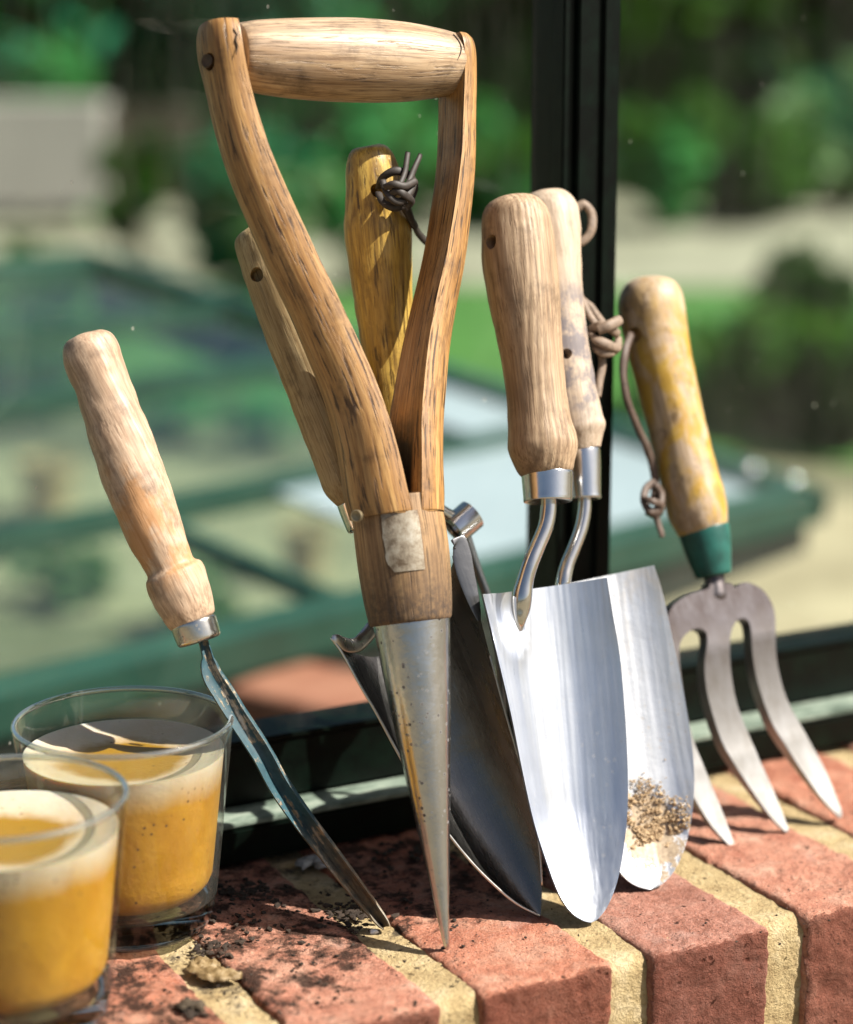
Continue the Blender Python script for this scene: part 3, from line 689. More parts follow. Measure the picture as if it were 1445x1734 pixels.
# rounded upper shoulder of the shaded blade
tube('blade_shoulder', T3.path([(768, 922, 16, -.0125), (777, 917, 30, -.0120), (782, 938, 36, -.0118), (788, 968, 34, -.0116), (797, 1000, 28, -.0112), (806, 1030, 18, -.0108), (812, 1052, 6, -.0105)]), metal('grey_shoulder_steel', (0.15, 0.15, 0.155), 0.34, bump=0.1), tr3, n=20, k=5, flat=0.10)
# engraved planting-depth scale
MARK = plain('engraved_scale', (0.30, 0.29, 0.27), 0.5, 0.5, 0.2, 200, 0)
def scoopy(u, v):
    # y of the shaded blade at a picture point, by its outlines
    def ip(pl):
        for a, b in zip(pl, pl[1:]):
            if a[1] <= v <= b[1]: f = (v-a[1])/(b[1]-a[1]); return a[0]+(b[0]-a[0])*f, f
        return pl[-1][0], 0
    l, _ = ip(L3); r, _ = ip(R3); s = (u-l)/max(1, r-l); wdt = T3.w(u, v, r-l)
    return 0.013*min(1, (wdt/0.045)**1.3)*(1-abs(2*s-1)**2.3) - 0.010*s*max(0, (1551-v)/620)
for seg in ([(765, 1300), (790, 1345), (830, 1395), (866, 1440)],):
    tube('depth_scale', T3.path([(u, v, 1.4, scoopy(u, v)-0.0006) for u, v in seg]), MARK, tr3, n=5, k=4)
for (u, v) in ((768, 1302), (783, 1340), (806, 1368), (828, 1396), (850, 1420)):
    tube('depth_scale', T3.path([(u-8, v+5, 1.4, scoopy(u, v)-0.0006), (u+8, v-4, 1.4, scoopy(u, v)-0.0006)]), MARK, tr3, n=5, k=1)

# tool with mustard handle and black thong, standing behind the dibber
H1 = Frame(onz(868, 1490)+Vector((0, 0.018, 0.0006)), ony(640, 340, 0.788), 0)
H1 = Frame(Vector((0.402, 0.742, 0.0006)), ony(640, 340, 0.786), 0)
MUST = wood('mustard_varnished_handle', (0.60, 0.41, 0.10), (0.48, 0.30, 0.055), (0.18, 0.095, 0.02), pores=0.7, weather=(0.36, 0.25, 0.07), wamt=0.5, rough=0.32, seed=31)
hd = root('hand_cultivator', H1.m, 'mustard brown handled hand tool tied with a black leather thong, upright behind the dibber arms', 'hand tool')
hp = H1.path([(624, 247, 40), (625, 251, 62), (627, 262, 78), (630, 284, 90), (634, 312, 100), (638, 345, 110), (640, 385, 118), (643, 430, 114), (647, 480, 106), (652, 540, 97), (658, 610, 86), (665, 680, 76), (675, 750, 70), (684, 800, 66)])
hnd = tube('handle', hp, MUST, hd, n=32, k=5, flat=0.85, warp=0.0004)
tube('shank', H1.path([(684, 796, 22), (700, 822, 20), (725, 845, 20), (750, 866, 20), (772, 880, 26)]), CHROME, hd, n=14, k=4)
LEATHER = plain('black_leather', (0.03, 0.022, 0.017), 0.6, var=0.4, scale=500, bump=0.5)
TAUPE = plain('taupe_leather', (0.19, 0.135, 0.095), 0.65, var=0.35, scale=500, bump=0.5)
# short open steel collar
cl = H1.path([(768, 898, 52), (775, 892, 54), (786, 883, 54), (800, 871, 54)])
bm = bmesh.new(); rr = tube_rings(cl, 28); inner = []
cc = [Vector(p[:3]) for p in cl]
for r, c in zip(rr, cc): inner.append([c+(q-c)*0.80 for q in r])
loft(bm, [inner[0]]+rr+[inner[3], inner[2], inner[1]], caps=False)
f = bm.faces.new([bm.verts.new(q) for q in inner[1]]); link('collar', bm, CLEAN, hd, angle=40)
tube('tine', H1.path([(786, 900, 20), (798, 935, 18), (812, 975, 17), (826, 1015, 16), (840, 1080, 14), (850, 1180, 12), (858, 1290, 10), (862, 1340, 4)]), metal('dark_tine_steel', (0.25, 0.26, 0.27), 0.35), hd, n=14, k=4)
cut_hole(hnd, H1, 641, 322, -0.0105, 12, (0, -1, 0.05), 0.010)
def cord(fr, segs, parent, m, name='knot'):
    for s in segs: tube(name if len(s) > 4 else 'cord_end', fr.path(s), m, parent, n=12, k=6, flat=0.62, warp=0.00035)
thong = root('leather_thong', Matrix.Translation(H1.m @ H1.at(665, 320, -0.016)), 'black leather thong knotted through the top of the mustard brown handle', 'thong')
thong.matrix_world = H1.m.copy()
cord(H1, [
    [(641, 318, 14, -.0115), (650, 300, 14, -.017), (672, 290, 15, -.020), (694, 298, 15, -.019), (702, 316, 15, -.017), (694, 338, 15, -.018), (672, 350, 16, -.020), (650, 343, 15, -.019), (641, 326, 14, -.015)],
    [(648, 306, 13, -.020), (658, 330, 13, -.024), (674, 342, 14, -.025), (692, 330, 14, -.024), (700, 310, 13, -.022)],
    [(652, 318, 13, -.024), (668, 312, 14, -.027), (686, 316, 14, -.027), (704, 306, 12, -.024)],
    [(656, 338, 13, -.022), (670, 324, 13, -.026), (684, 330, 13, -.027), (698, 340, 13, -.024), (688, 350, 12, -.022)],
    [(676, 318, 11, -.024), (686, 292, 11, -.022), (690, 262, 10, -.020), (691, 257, 8, -.020)],
    [(688, 322, 11, -.024), (698, 296, 11, -.022), (710, 266, 10, -.020), (712, 260, 8, -.020)],
    [(684, 342, 20, -.020), (692, 362, 17, -.014), (702, 382, 14, -.006), (712, 400, 13, .004), (735, 418, 12, .006), (768, 424, 12, .004), (779, 436, 12, 0), (774, 450, 10, .002), (750, 470, 10, .006)]], thong, LEATHER)
for o in list(thong.children)[1:]: pass

# ------------------------------------------------------------------ hand fork at the right
tips = onz(1332, 1408)
G = Frame(tips+Vector((0, 0, 0.0006)), ony(1140, 700, 0.782)+Vector((0, 0, 0)), 0)
def fork_paint(M, c):
    z = M.xyz()[2]
    f = M.ramp(M.noise(M.vec((1, 1, 0.55)), 75, 6, 0.65, 0.5), [(0.44, 1.0), (0.56, 0.0)])
    g = M.ramp(z, [(0.22, 1.0), (0.262, 0.0)])
    f = M.math('MULTIPLY', f, g)
    c = M.mix(f, c, M.ramp(M.noise(M.vec(), 90, 4, 0.6), [(0.3, (0.36, 0.195, 0.018)), (0.7, (0.50, 0.32, 0.055))]))
    return M.mix(M.ramp(M.noise(M.vec((1, 1, 0.6), (4, 4, 4)), 130, 6, 0.75), [(0.55, 0.0), (0.66, 0.75)]), c, (0.10, 0.06, 0.03))
YEL = wood('flaking_yellow_handle', (0.54, 0.43, 0.32), (0.46, 0.34, 0.23), (0.32, 0.21, 0.11), pores=0.15, weather=(0.58, 0.42, 0.28), wamt=0.4, rough=0.45, seed=41, extra=fork_paint)
fk = root('hand_fork', G.m, 'three tined hand fork with flaking yellow handle and green collar, rightmost tool on the sill', 'fork')
hp = G.path([(1099, 474, 34), (1099, 477, 66), (1100, 486, 92), (1101, 502, 108), (1103, 524, 114), (1109, 560, 111), (1118, 605, 106), (1130, 655, 102), (1142, 705, 99), (1154, 755, 98), (1165, 800, 100), (1175, 838, 103), (1182, 866, 102), (1188, 888, 92), (1191, 899, 84)])
hnd = tube('handle', hp, YEL, fk, n=44, k=5, warp=0.0003)
cut_hole(hnd, G, 1069, 567, -0.0085, 15, (-0.72, -0.68, -0.05), 0.012)
TEAL = plain('green_painted_collar', (0.012, 0.085, 0.068), 0.38, 0.0, 0.35, 120, 0.3)
tube('collar', G.path([(1191, 893, 83), (1192, 897, 87), (1196, 915, 84), (1201, 940, 76), (1206, 964, 66), (1208, 973, 62), (1208, 976, 56), (1208, 977, 30)]), TEAL, fk, n=36, k=3)
FORKM = metal('worn_forged_steel', (0.40, 0.39, 0.38), 0.36, bump=0.25, stain=0.5, staincol=(0.10, 0.06, 0.05))
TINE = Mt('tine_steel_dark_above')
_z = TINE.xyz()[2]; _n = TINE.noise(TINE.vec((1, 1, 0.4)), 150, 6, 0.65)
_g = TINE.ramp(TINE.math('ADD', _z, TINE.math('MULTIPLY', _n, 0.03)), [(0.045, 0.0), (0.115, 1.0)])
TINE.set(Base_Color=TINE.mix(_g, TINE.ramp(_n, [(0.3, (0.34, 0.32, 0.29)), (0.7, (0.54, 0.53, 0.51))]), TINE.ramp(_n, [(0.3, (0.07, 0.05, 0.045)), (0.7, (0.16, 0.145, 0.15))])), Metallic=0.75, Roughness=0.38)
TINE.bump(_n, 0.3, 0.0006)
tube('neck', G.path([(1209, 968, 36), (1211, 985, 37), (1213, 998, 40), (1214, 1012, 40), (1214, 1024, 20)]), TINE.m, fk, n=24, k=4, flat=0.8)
TH = 0.0034
def forging(name, pts, m, parent, th=TH, bend=0.0):
    """flat closed outline in the picture -> bevelled plate"""
    n = len(pts); sm = []
    for i in range(n):
        for q in range(4):
            f = q/4; p0, p1, p2, p3 = pts[i-1], pts[i], pts[(i+1) % n], pts[(i+2) % n]
            sm.append(tuple(0.5*(2*b+(c-a)*f+(2*a-5*b+4*c-d)*f*f+(3*b-a-3*c+d)*f**3) for a, b, c, d in zip(p0, p1, p2, p3)))
    bm = bmesh.new(); fr_ = [bm.verts.new(G.at(u, v)+Vector((0, -th, 0))) for u, v in sm]
    f = bm.faces.new(fr_); g = bmesh.ops.extrude_face_region(bm, geom=[f])['geom']
    for e in g:
        if isinstance(e, bmesh.types.BMVert): e.co.y += 2*th
    bmesh.ops.recalc_face_normals(bm, faces=bm.faces)
    ed = [e for e in bm.edges if len(e.link_faces) == 2 and e.calc_face_angle(0) > 1.2]
    bmesh.ops.bevel(bm, geom=ed, offset=0.0016, segments=3, affect='EDGES', clamp_overlap=True)
    bmesh.ops.triangulate(bm, faces=[f for f in bm.faces if len(f.verts) > 4])
    return link(name, bm, m, parent, angle=40)
PL = [(1197, 990), (1193, 998), (1164, 1007), (1140, 1021), (1128, 1036), (1122, 1060), (1120, 1100), (1123, 1160), (1134, 1230), (1150, 1290), (1174, 1344), (1207, 1400), (1236, 1433), (1240.5, 1437.5), (1243, 1434), (1240, 1420),
   (1222, 1365), (1196, 1300), (1176, 1250), (1161, 1195), (1150, 1145), (1144, 1108), (1148, 1086), (1160, 1072), (1175, 1066), (1188, 1072), (1191, 1088), (1188, 1115), (1190, 1145), (1199, 1184), (1224, 1254), (1247, 1295), (1273, 1335), (1303, 1380), (1326, 1406),
   (1331, 1409), (1334, 1405), (1331, 1393), (1312, 1338), (1287, 1281), (1266, 1232), (1249, 1191), (1236, 1140), (1230, 1098), (1232, 1073), (1239, 1056), (1250, 1049), (1259, 1053), (1264, 1065), (1268, 1101), (1280, 1150), (1307, 1219), (1332, 1261), (1359, 1303), (1393, 1353), (1417, 1381),
   (1422, 1385), (1425.5, 1381), (1423, 1368), (1401, 1306), (1370, 1247), (1335, 1184), (1316, 1130), (1308, 1085), (1305, 1035), (1288, 1003), (1264, 989), (1248, 990), (1238, 998), (1232, 990)]
def fork_body():
    n = len(PL); sm = []; th = TH
    for i in range(n):
        for q in range(3):
            f = q/3; p0, p1, p2, p3 = PL[i-1], PL[i], PL[(i+1) % n], PL[(i+2) % n]
            sm.append(tuple(0.5*(2*b+(c-a)*f+(2*a-5*b+4*c-d)*f*f+(3*b-a-3*c+d)*f**3) for a, b, c, d in zip(p0, p1, p2, p3)))
    bm = bmesh.new(); f = bm.faces.new([bm.verts.new(G.at(u, v)+Vector((0, -th, 0))) for u, v in sm])
    g = bmesh.ops.extrude_face_region(bm, geom=[f])['geom']
    for e in g:
        if isinstance(e, bmesh.types.BMVert): e.co.y += 2*th
    bmesh.ops.recalc_face_normals(bm, faces=bm.faces)
    ed = [e for e in bm.edges if len(e.link_faces) == 2 and e.calc_face_angle(0) > 1.2]
    bmesh.ops.bevel(bm, geom=ed, offset=0.0013, segments=3, affect='EDGES', clamp_overlap=True)
    bmesh.ops.triangulate(bm, faces=[f for f in bm.faces if len(f.verts) > 4])
    for k in range(34):      # slices so that the taper and the bow bend smoothly
        z = 0.002+k*0.0034
        bmesh.ops.bisect_plane(bm, geom=list(bm.verts)+list(bm.edges)+list(bm.faces), plane_co=(0, 0, z), plane_no=(0, 0, 1), dist=1e-6)
    for v in bm.verts:
        v.co.y *= min(1.0, 0.18+v.co.z/0.045)
        v.co.y += 0.0045*math.sin(math.pi*min(1, max(0, v.co.z/0.085)))
    return bm
zc = 0.002+22*0.0034
bm = fork_body(); bmesh.ops.delete(bm, geom=[f for f in bm.faces if f.calc_center_median().z < zc], context='FACES')
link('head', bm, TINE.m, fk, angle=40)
ctr_ = [G.at(u, 1200).x for u in (1150, 1230, 1322)]
for q in range(3):
    lo = -9 if q == 0 else None
    bm = fork_body(); bmesh.ops.delete(bm, geom=[f for f in bm.faces if f.calc_center_median().z > zc], context='FACES')
    seen = set(); isl = []
    for v in bm.verts:
        if v in seen: continue
        st = [v]; cur = []
        while st:
            a = st.pop()
            if a in seen: continue
            seen.add(a); cur.append(a); st += [e.other_vert(a) for e in a.link_edges]
        isl.append(cur)
    isl = [c for c in isl if len(c) > 20]; isl.sort(key=lambda c: max(v.co.x for v in c if v.co.z > zc-0.02))
    keep = set(isl[q]); bmesh.ops.delete(bm, geom=[v for v in bm.verts if v not in keep], context='VERTS')
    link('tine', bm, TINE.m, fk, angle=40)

forkcord = root('leather_thong', G.m.copy(), 'brown leather thong hanging from the yellow fork handle down to a knot', 'thong')
cord(G, [
    [(1069, 566, 13, -.010), (1060, 590, 14, -.014), (1055, 625, 14, -.014), (1060, 670, 14, -.012), (1074, 710, 14, -.008), (1090, 745, 15, -.004), (1103, 780, 15, 0), (1110, 815, 15, .002), (1108, 850, 16, .002)],
    [(1108, 816, 13, 0), (1094, 828, 14, -.003), (1091, 850, 14, -.005), (1102, 866, 15, -.006), (1118, 858, 14, -.004), (1120, 836, 13, -.002), (1108, 820, 12, -.003)],
    [(1090, 842, 12, -.004), (1104, 848, 13, -.009), (1120, 856, 13, -.006), (1112, 872, 12, -.004), (1094, 866, 12, -.003)],
    [(1108, 862, 13, -.002), (1114, 884, 12, -.002), (1120, 905, 11, -.002), (1121, 910, 8, -.002)]], forkcord, plain('dark_brown_leather', (0.085, 0.055, 0.04), 0.6, var=0.4, scale=500, bump=0.5))
trcord = root('leather_thong', T2.m.copy(), 'taupe leather thong knotted behind the ink stained trowel handle, beside the window post', 'thong')
cord(T2, [
    [(978, 352, 16, .0), (990, 346, 17, -.001), (1002, 362, 17, -.001), (1003, 385, 17, -.001), (994, 403, 16, .0), (982, 412, 15, .001)],
    [(978, 488, 12, .002), (988, 512, 13, 0), (1002, 538, 14, -.002), (1016, 558, 14, -.004)],
    [(984, 506, 12, .006), (1002, 520, 13, .004), (1016, 542, 14, .001), (1028, 556, 14, -.002)],
    [(1002, 558, 16, -.002), (1016, 552, 18, -.007), (1034, 556, 18, -.008), (1046, 566, 17, -.004)],
    [(1000, 566, 17, -.001), (1012, 576, 19, -.008), (1030, 584, 19, -.009), (1046, 588, 17, -.004), (1048, 572, 14, 0)],
    [(1002, 580, 15, .001), (1014, 592, 18, -.006), (1032, 597, 17, -.006), (1044, 592, 14, -.001)],
    [(1012, 560, 16, -.009), (1030, 552, 19, -.011), (1046, 544, 19, -.010), (1051, 541, 15, -.009)],
    [(1016, 590, 14, -.001), (1020, 618, 15, -.001), (1016, 645, 14, -.001), (1012, 672, 12, -.001)]], trcord, TAUPE)

# ------------------------------------------------------------------ candle glasses
GLW = thin_glass('clear_tumbler_glass', (0.96, 0.97, 0.94), 1.1, 1.38)
GLR = thin_glass('rim_glass', (0.80, 0.83, 0.76), 0.0, gain=7.0, milky=0.045)
GLB = Mt('thick_glass_base'); GLB.set(Base_Color=(0.88, 0.93, 0.80), Roughness=0.0, IOR=1.5); GLB.b.inputs['Transmission Weight'].default_value = 1.0
gc = onz(220, 1562)
rim_r = px2m(187, Vector((gc.x, gc.y, 0.08)))
def lathe(name, prof, m, parent, n=72, closed=True):
    bm = bmesh.new(); rings = [[Vector((r*math.cos(2*math.pi*i/n), r*math.sin(2*math.pi*i/n), z)) for i in range(n)] for r, z in prof]
    loft(bm, rings, caps=closed); return link(name, bm, m, parent, angle=50)
def rim_z():
    best = None
    for i in range(400):
        z = 0.05+i*0.0002; p = Vector((gc.x, gc.y, z)); d = p-CAM; v = 867-FPX*d.dot(cu)/d.dot(cf)
        if v < 1217: return z
RZ = rim_z()
print('GLASS', gc, rim_r, RZ)
WTOP = RZ*0.845
def wax_mat():
    M = Mt('yellow_candle_wax'); x, y, z = M.xyz(); n = M.noise(M.vec(), 60, 5, 0.6, 0.4); n2 = M.noise(M.vec((1, 1, 0.4)), 40, 4, 0.6)
    up = M.ramp(M.math('ADD', z, M.math('MULTIPLY', n2, 0.012)), [(WTOP-0.007, 0.0), (WTOP+0.008, 1.0)])
    c = M.mix(up, M.ramp(n, [(0.3, (0.33, 0.155, 0.006)), (0.7, (0.43, 0.225, 0.016))]), (0.50, 0.47, 0.385))
    rr = M.math('SQRT', M.math('ADD', M.math('MULTIPLY', x, x), M.math('MULTIPLY', y, y)))
    topm = M.math('MULTIPLY', M.ramp(z, [(WTOP-0.0056, 0.0), (WTOP-0.0050, 1.0)]), M.ramp(M.math('ADD', rr, M.math('MULTIPLY', M.math('SUBTRACT', n, 0.5), 0.014)), [(0.0205, 1.0), (0.0265, 0.0)]))
    c = M.mix(topm, c, (0.25, 0.135, 0.008))
    v = M.voro(M.vec((1, 1, 1), (2, 1, 7)), 260); d = M.noise(M.vec(), 70, 4, 0.6)
    f = M.math('MULTIPLY', M.ramp(v, [(0.10, 1.0), (0.2, 0.0)]), M.ramp(d, [(0.52, 0.0), (0.62, 0.9)]))
    c = M.mix(f, c, (0.06, 0.03, 0.015))
    M.set(Base_Color=c, Roughness=0.35); M.b.inputs['Subsurface Weight'].default_value = 0.35
    M.b.inputs['Subsurface Radius'].default_value = (1.0, 0.5, 0.15); M.b.inputs['Subsurface Scale'].default_value = 0.006
    M.bump(n, 0.4, 0.0014); M.bump(M.noise(M.vec(), 420, 5, 0.7), 0.35, 0.0007); return M.m
WAX = wax_mat()
def candle(loc, rz, label):
    g = root('candle_glass', Matrix.Translation(loc) @ Matrix.Rotation(rz, 4, 'Z'), label, 'candle', 'citronella candles in glass tumblers')
    rb = rim_r*0.775; zb = 0.0135; H = RZ; WT_ = H*0.845+0.0005
    rr = lambda z: rb+(rim_r-rb)*(z/H)**0.95
    outer = [(rr(z), z) for z in [zb+(H-0.001-zb)*i/14 for i in range(15)]]
    inner = [(r-0.0019, z) for r, z in reversed(outer)]
    lathe('glass_wall', outer, GLW, g, closed=False)
    lathe('inner_wall', [(rr(z)-0.0019, z) for z in [WT_+(H-0.0012-WT_)*i/6 for i in range(7)]], GLW, g, closed=False)
    lathe('glass_rim', [(rr(H)-0.0020+0.0011*math.cos(t)*1.0+0.0009, H-0.0012+0.0012*math.sin(t)) for t in [2*math.pi*i/12 for i in range(13)]], GLR, g, closed=False)
    lathe('glass_base', [(0.0001, 0.0006), (rb*0.90, 0.0006), (rb*0.965, 0.0018), (rb*0.995, 0.004), (rr(zb), zb-0.0002), (rr(zb)-0.0025, zb-0.0004), (rb*0.90, zb-0.0012), (rb*0.6, zb-0.0030), (0.0001, zb-0.0036)], GLB.m, g, closed=False)
    wz = 0.0155
    WT = H*0.845
    prof = [(0.0001, wz), (rr(wz)-0.006, wz), (rr(wz)-0.0032, wz+0.003)] + [(rr(z)-0.0026, z) for z in [wz+0.006+(WT-wz-0.006)*i/10 for i in range(11)]]
    prof += [(rr(WT)-0.0042, WT-0.0006), (rr(WT)-0.009, WT-0.0022), (0.027, WT-0.0032), (0.0235, WT-0.0042), (0.012, WT-0.0046), (0.0001, WT-0.0046)]
    lathe('wax', prof, WAX, g)
    return g, WT
c1, WT = candle(gc, 0.4, 'candle in a glass tumbler touching the weeder blade, the farther of the two')
# second one nearer the camera: same height, found by its rim centre
p = onz(10, 1344, RZ); c2loc = Vector((p.x, p.y, 0))
c2, _ = candle(c2loc, 2.1, 'candle in a glass tumbler at the very front left edge, cut off by the picture')
print('C2', c2loc, 'WT', WT)

# ------------------------------------------------------------------ bits on the sill
def ground_crumbs():
    bm = bmesh.new(); DK = plain('black_soil', (0.03, 0.019, 0.012), 0.95, var=0.5, scale=300, bump=0.6)
    def put(u, v, r, i, fl=0.7):
        q = onz(u, v, 0.0); crumb(bm, (q.x, q.y, r*fl*0.3-0.0002), r, i, fl)
    i = 0
    for _ in range(520):
        u = rnd.uniform(180, 800); v = rnd.uniform(1470, 1730); i += 1
        if noise.noise(Vector((u*0.012, v*0.02, 2))) < -0.05: continue
        put(u, v, rnd.choice([0.0003, 0.0004, 0.0005, 0.0008]), i)
    for cu_, cv_, su, sv, n in ((600, 1548, 26, 12, 110), (415, 1512, 28, 10, 120), (690, 1440, 34, 9, 60), (320, 1715, 12, 7, 30), (860, 1480, 60, 10, 25), (445, 1560, 70, 20, 60), (365, 1605, 20, 10, 50), (800, 1450, 60, 14, 50)):
        for _ in range(n): i += 1; put(rnd.gauss(cu_, su), rnd.gauss(cv_, sv), rnd.uniform(0.0004, 0.0016), i)
    for _ in range(120): i += 1; put(rnd.uniform(800, 1440), rnd.uniform(1330, 1600), rnd.choice([0.0003, 0.0004, 0.0006]), i)
    tag(link('soil_crumbs', bm, DK, smooth=False), 'scattered black crumbs of soil on the brick sill', 'soil', kind='stuff')
ground_crumbs()
def pebble(name, u, v, r, m, label, c, flat=0.6, n=1, spread=0):
    bm = bmesh.new(); q = onz(u, v)
    for k in range(n):
        crumb(bm, (rnd.gauss(0, spread), rnd.gauss(0, spread), r*flat*0.7), r*rnd.uniform(0.6, 1.1), k+u, flat, 2)
    o = link(name, bm, m); o.location = (q.x, q.y, 0.0); tag(o, label, c)
WHITE = plain('white_grit', (0.66, 0.65, 0.62), 0.6, var=0.2, scale=500, bump=0.4)
pebble('pebble', 633, 1583, 0.0028, WHITE, 'small white grit stone beside the tip of the blue weeder blade', 'pebble')
pebble('plaster_flake', 530, 1462, 0.0050, plain('dirty_white_flake', (0.36, 0.34, 0.31), 0.8, var=0.5, scale=300, bump=0.6), 'dirty white flake lying in shade against the frame behind the weeder blade', 'flake', 0.35, 4, 0.004)
pebble('soil_clod', 318, 1713, 0.0032, plain('dark_clod', (0.05, 0.035, 0.02), 0.9, var=0.5, scale=300, bump=0.6), 'small dark clod of soil on the brick nearest the front glass', 'clod', 0.5, 5, 0.0022)
# dried leaf husk on the mortar joint
HUSK = Mt('dry_leaf_husk'); _n = HUSK.noise(HUSK.vec(), 220, 6, 0.7)
HUSK.set(Base_Color=HUSK.ramp(_n, [(0.3, (0.035, 0.022, 0.010)), (0.45, (0.15, 0.095, 0.035)), (0.6, (0.28, 0.20, 0.10)), (0.75, (0.55, 0.50, 0.40))]), Roughness=0.6); HUSK.bump(_n, 0.6, 0.001)
hr = root('dead_leaf', Matrix.Translation(onz(362, 1650)), 'crumpled dry leaf husk lying on the mortar joint in front of the farther glass', 'leaf')
for (du, dv, L, wid, rot, cu_) in ((0, 0, 0.022, 0.0050, -0.9, 0.004), (10, 6, 0.017, 0.0042, -0.55, 0.0035), (-12, -14, 0.012, 0.0050, -1.1, 0.003)):
    bm = bmesh.new(); g = []; a = onz(362+du, 1650+dv)-onz(362, 1650)
    for i in range(15):
        t = i/14; row = []
        for j in range(9):
            s = j/8*2-1; wv = wid*math.sin(math.pi*min(1, t*0.92+0.06))**0.6
            x = (t-0.5)*L; y = s*wv; z = cu_*(1-s*s)*0.35+0.0006+0.0024*noise.noise(Vector((t*6, s*3, du)))
            row.append(bm.verts.new((a.x+x*math.cos(rot)-y*math.sin(rot), a.y+x*math.sin(rot)+y*math.cos(rot), max(0.0003, z))))
        g.append(row)
    for i in range(14):
        for j in range(8): bm.faces.new((g[i][j], g[i][j+1], g[i+1][j+1], g[i+1][j]))
    o = link('leaf_curl', bm, HUSK.m, hr)
    md = o.modifiers.new('thickness', 'SOLIDIFY'); md.thickness = 0.0003

# ------------------------------------------------------------------ the garden outside
GZ = -0.62
def gmat(name, a, b, scale=3.0, rough=0.95):
    M = Mt(name); n = M.noise(M.vec(), scale, 6, 0.65); M.set(Base_Color=M.ramp(n, [(0.35, a), (0.65, b)]), Roughness=rough); return M.m
bm = bmesh.new(); bmesh.ops.create_grid(bm, x_segments=2, y_segments=2, size=150)
o = link('ground', bm, gmat('garden_soil', (0.10, 0.085, 0.05), (0.19, 0.16, 0.10), 1.2)); o.location = (0, 0, GZ); tag(o, kind='structure')
def hz(u, v):   # garden ground point under a picture point
    return onz(u, v, GZ)
def sheet(name, quad, m, z, thick=0.0):
    bm = bmesh.new(); vs = [bm.verts.new((p.x, p.y, z)) for p in quad]; f = bm.faces.new(vs)
    if thick:
        g = bmesh.ops.extrude_face_region(bm, geom=[f])['geom']
        for e in g:
            if isinstance(e, bmesh.types.BMVert): e.co.z -= thick
    o = link(name, bm, m, smooth=False); tag(o, kind='structure'); return o
PAVE = gmat('pale_gravel', (0.24, 0.185, 0.12), (0.40, 0.32, 0.22), 5)
GREY = gmat('grey_paving', (0.16, 0.14, 0.10), (0.34, 0.305, 0.24), 1.5)
LAWN = gmat('lawn_grass', (0.03, 0.10, 0.012), (0.06, 0.17, 0.025), 4)
sheet('gravel_path', [hz(-500, 1000), hz(2600, 1250), hz(2400, 905), hz(-300, 760)], PAVE, GZ+0.004)
sheet('lawn', [hz(-900, 620), hz(2600, 880), hz(2600, 490), hz(-600, 475)], LAWN, GZ+0.008)
sheet('paving', [hz(-900, 480), hz(2600, 500), hz(2600, 335), hz(-600, 335)], GREY, GZ+0.012)

# cold frame: sloping glazed lid over a brick box
CFG = plain('green_cold_frame_paint', (0.022, 0.066, 0.052), 0.4, var=0.25, scale=12, bump=0)
def cam_pt(u, v, D): # horizontal forward distance D
    fh = Vector((math.sin(YAW), math.cos(YAW), 0)); d = ray(u, v); return CAM+d*(D/d.dot(fh))
K = cam_pt(1372, 848, 2.27); FL0 = cam_pt(0, 1195, 1.62); BL = cam_pt(165, 448, 3.0)
ex = (FL0-K); FL = K+ex*1.25; ez = BL-K; BL2 = FL+ez
cfm = root('cold_frame', Matrix.Translation((K+FL)/2), 'green framed cold frame with sloping glazed lid on a brick base outside the window', 'cold frame')
base = (K+FL)/2
def cpt(a, b, dz=0): return K+ex*(1.25*a)+ez*b+Vector((0, 0, dz))-base
LN = ez.cross(ex).normalized(); LN = LN if LN.z > 0 else -LN
def cbar(name, a, b, wd_=0.034, ht=0.03, off=0.0, m=None):
    bm = bmesh.new(); bar(bm, a+LN*off, b+LN*off, wd_, ht, LN); bmesh.ops.bevel(bm, geom=list(bm.edges), offset=0.004, segments=2, affect='EDGES')
    return link(name, bm, m or CFG, cfm, angle=35)
cbar('lid_rail', cpt(0, 0), cpt(1, 0), 0.036, 0.03); cbar('lid_rail', cpt(0, 1), cpt(1, 1), 0.036, 0.03)
cbar('lid_side', cpt(0, 0), cpt(0, 1), 0.034, 0.03, 0.001); cbar('lid_side', cpt(1, 0), cpt(1, 1), 0.034, 0.03, 0.001)
def frac_at(u, v):
    # where a picture ray meets the lid plane -> (a,b)
    d = ray(u, v); p = CAM+d*((K-CAM).dot(LN)/d.dot(LN)); q = p-K
    e1, e2 = ex*1.25, ez; a11, a12, a22 = e1.dot(e1), e1.dot(e2), e2.dot(e2); b1, b2 = q.dot(e1), q.dot(e2)
    det = a11*a22-a12*a12; return (b1*a22-b2*a12)/det, (a11*b2-a12*b1)/det
bars = [frac_at(300, 858)[1], frac_at(240, 655)[1], frac_at(230, 545)[1]]
print('lid bars', bars)
for b in bars: cbar('glazing_bar', cpt(0, b), cpt(1, b), 0.016, 0.022, -0.001)
cbar('glazing_bar', cpt(frac_at(440, 960)[0], 0), cpt(frac_at(440, 960)[0], bars[0]), 0.02, 0.022, -0.004)
BOLT = metal('bright_bolt_steel', (0.8, 0.8, 0.8), 0.12, bump=0.02)
for (u_, v_) in ((1268, 818), (1338, 838)):
    a_, b_ = frac_at(u_, v_); p_ = cpt(a_, b_)+LN*0.016; bm = bmesh.new()
    loft(bm, [[p_+LN*h+(ex.normalized()*math.cos(t)+LN.cross(ex.normalized())*math.sin(t))*r_ for t in [math.pi*i/8 for i in range(16)]] for h, r_ in ((-0.004, 0.009), (0.001, 0.009), (0.004, 0.0075), (0.006, 0.004), (0.0065, 0.0005))])
    link('bolt', bm, BOLT, cfm)
CFGL = thin_glass('cold_frame_glass', (0.80, 0.90, 0.84), 0.6, 1.30, 0.05)
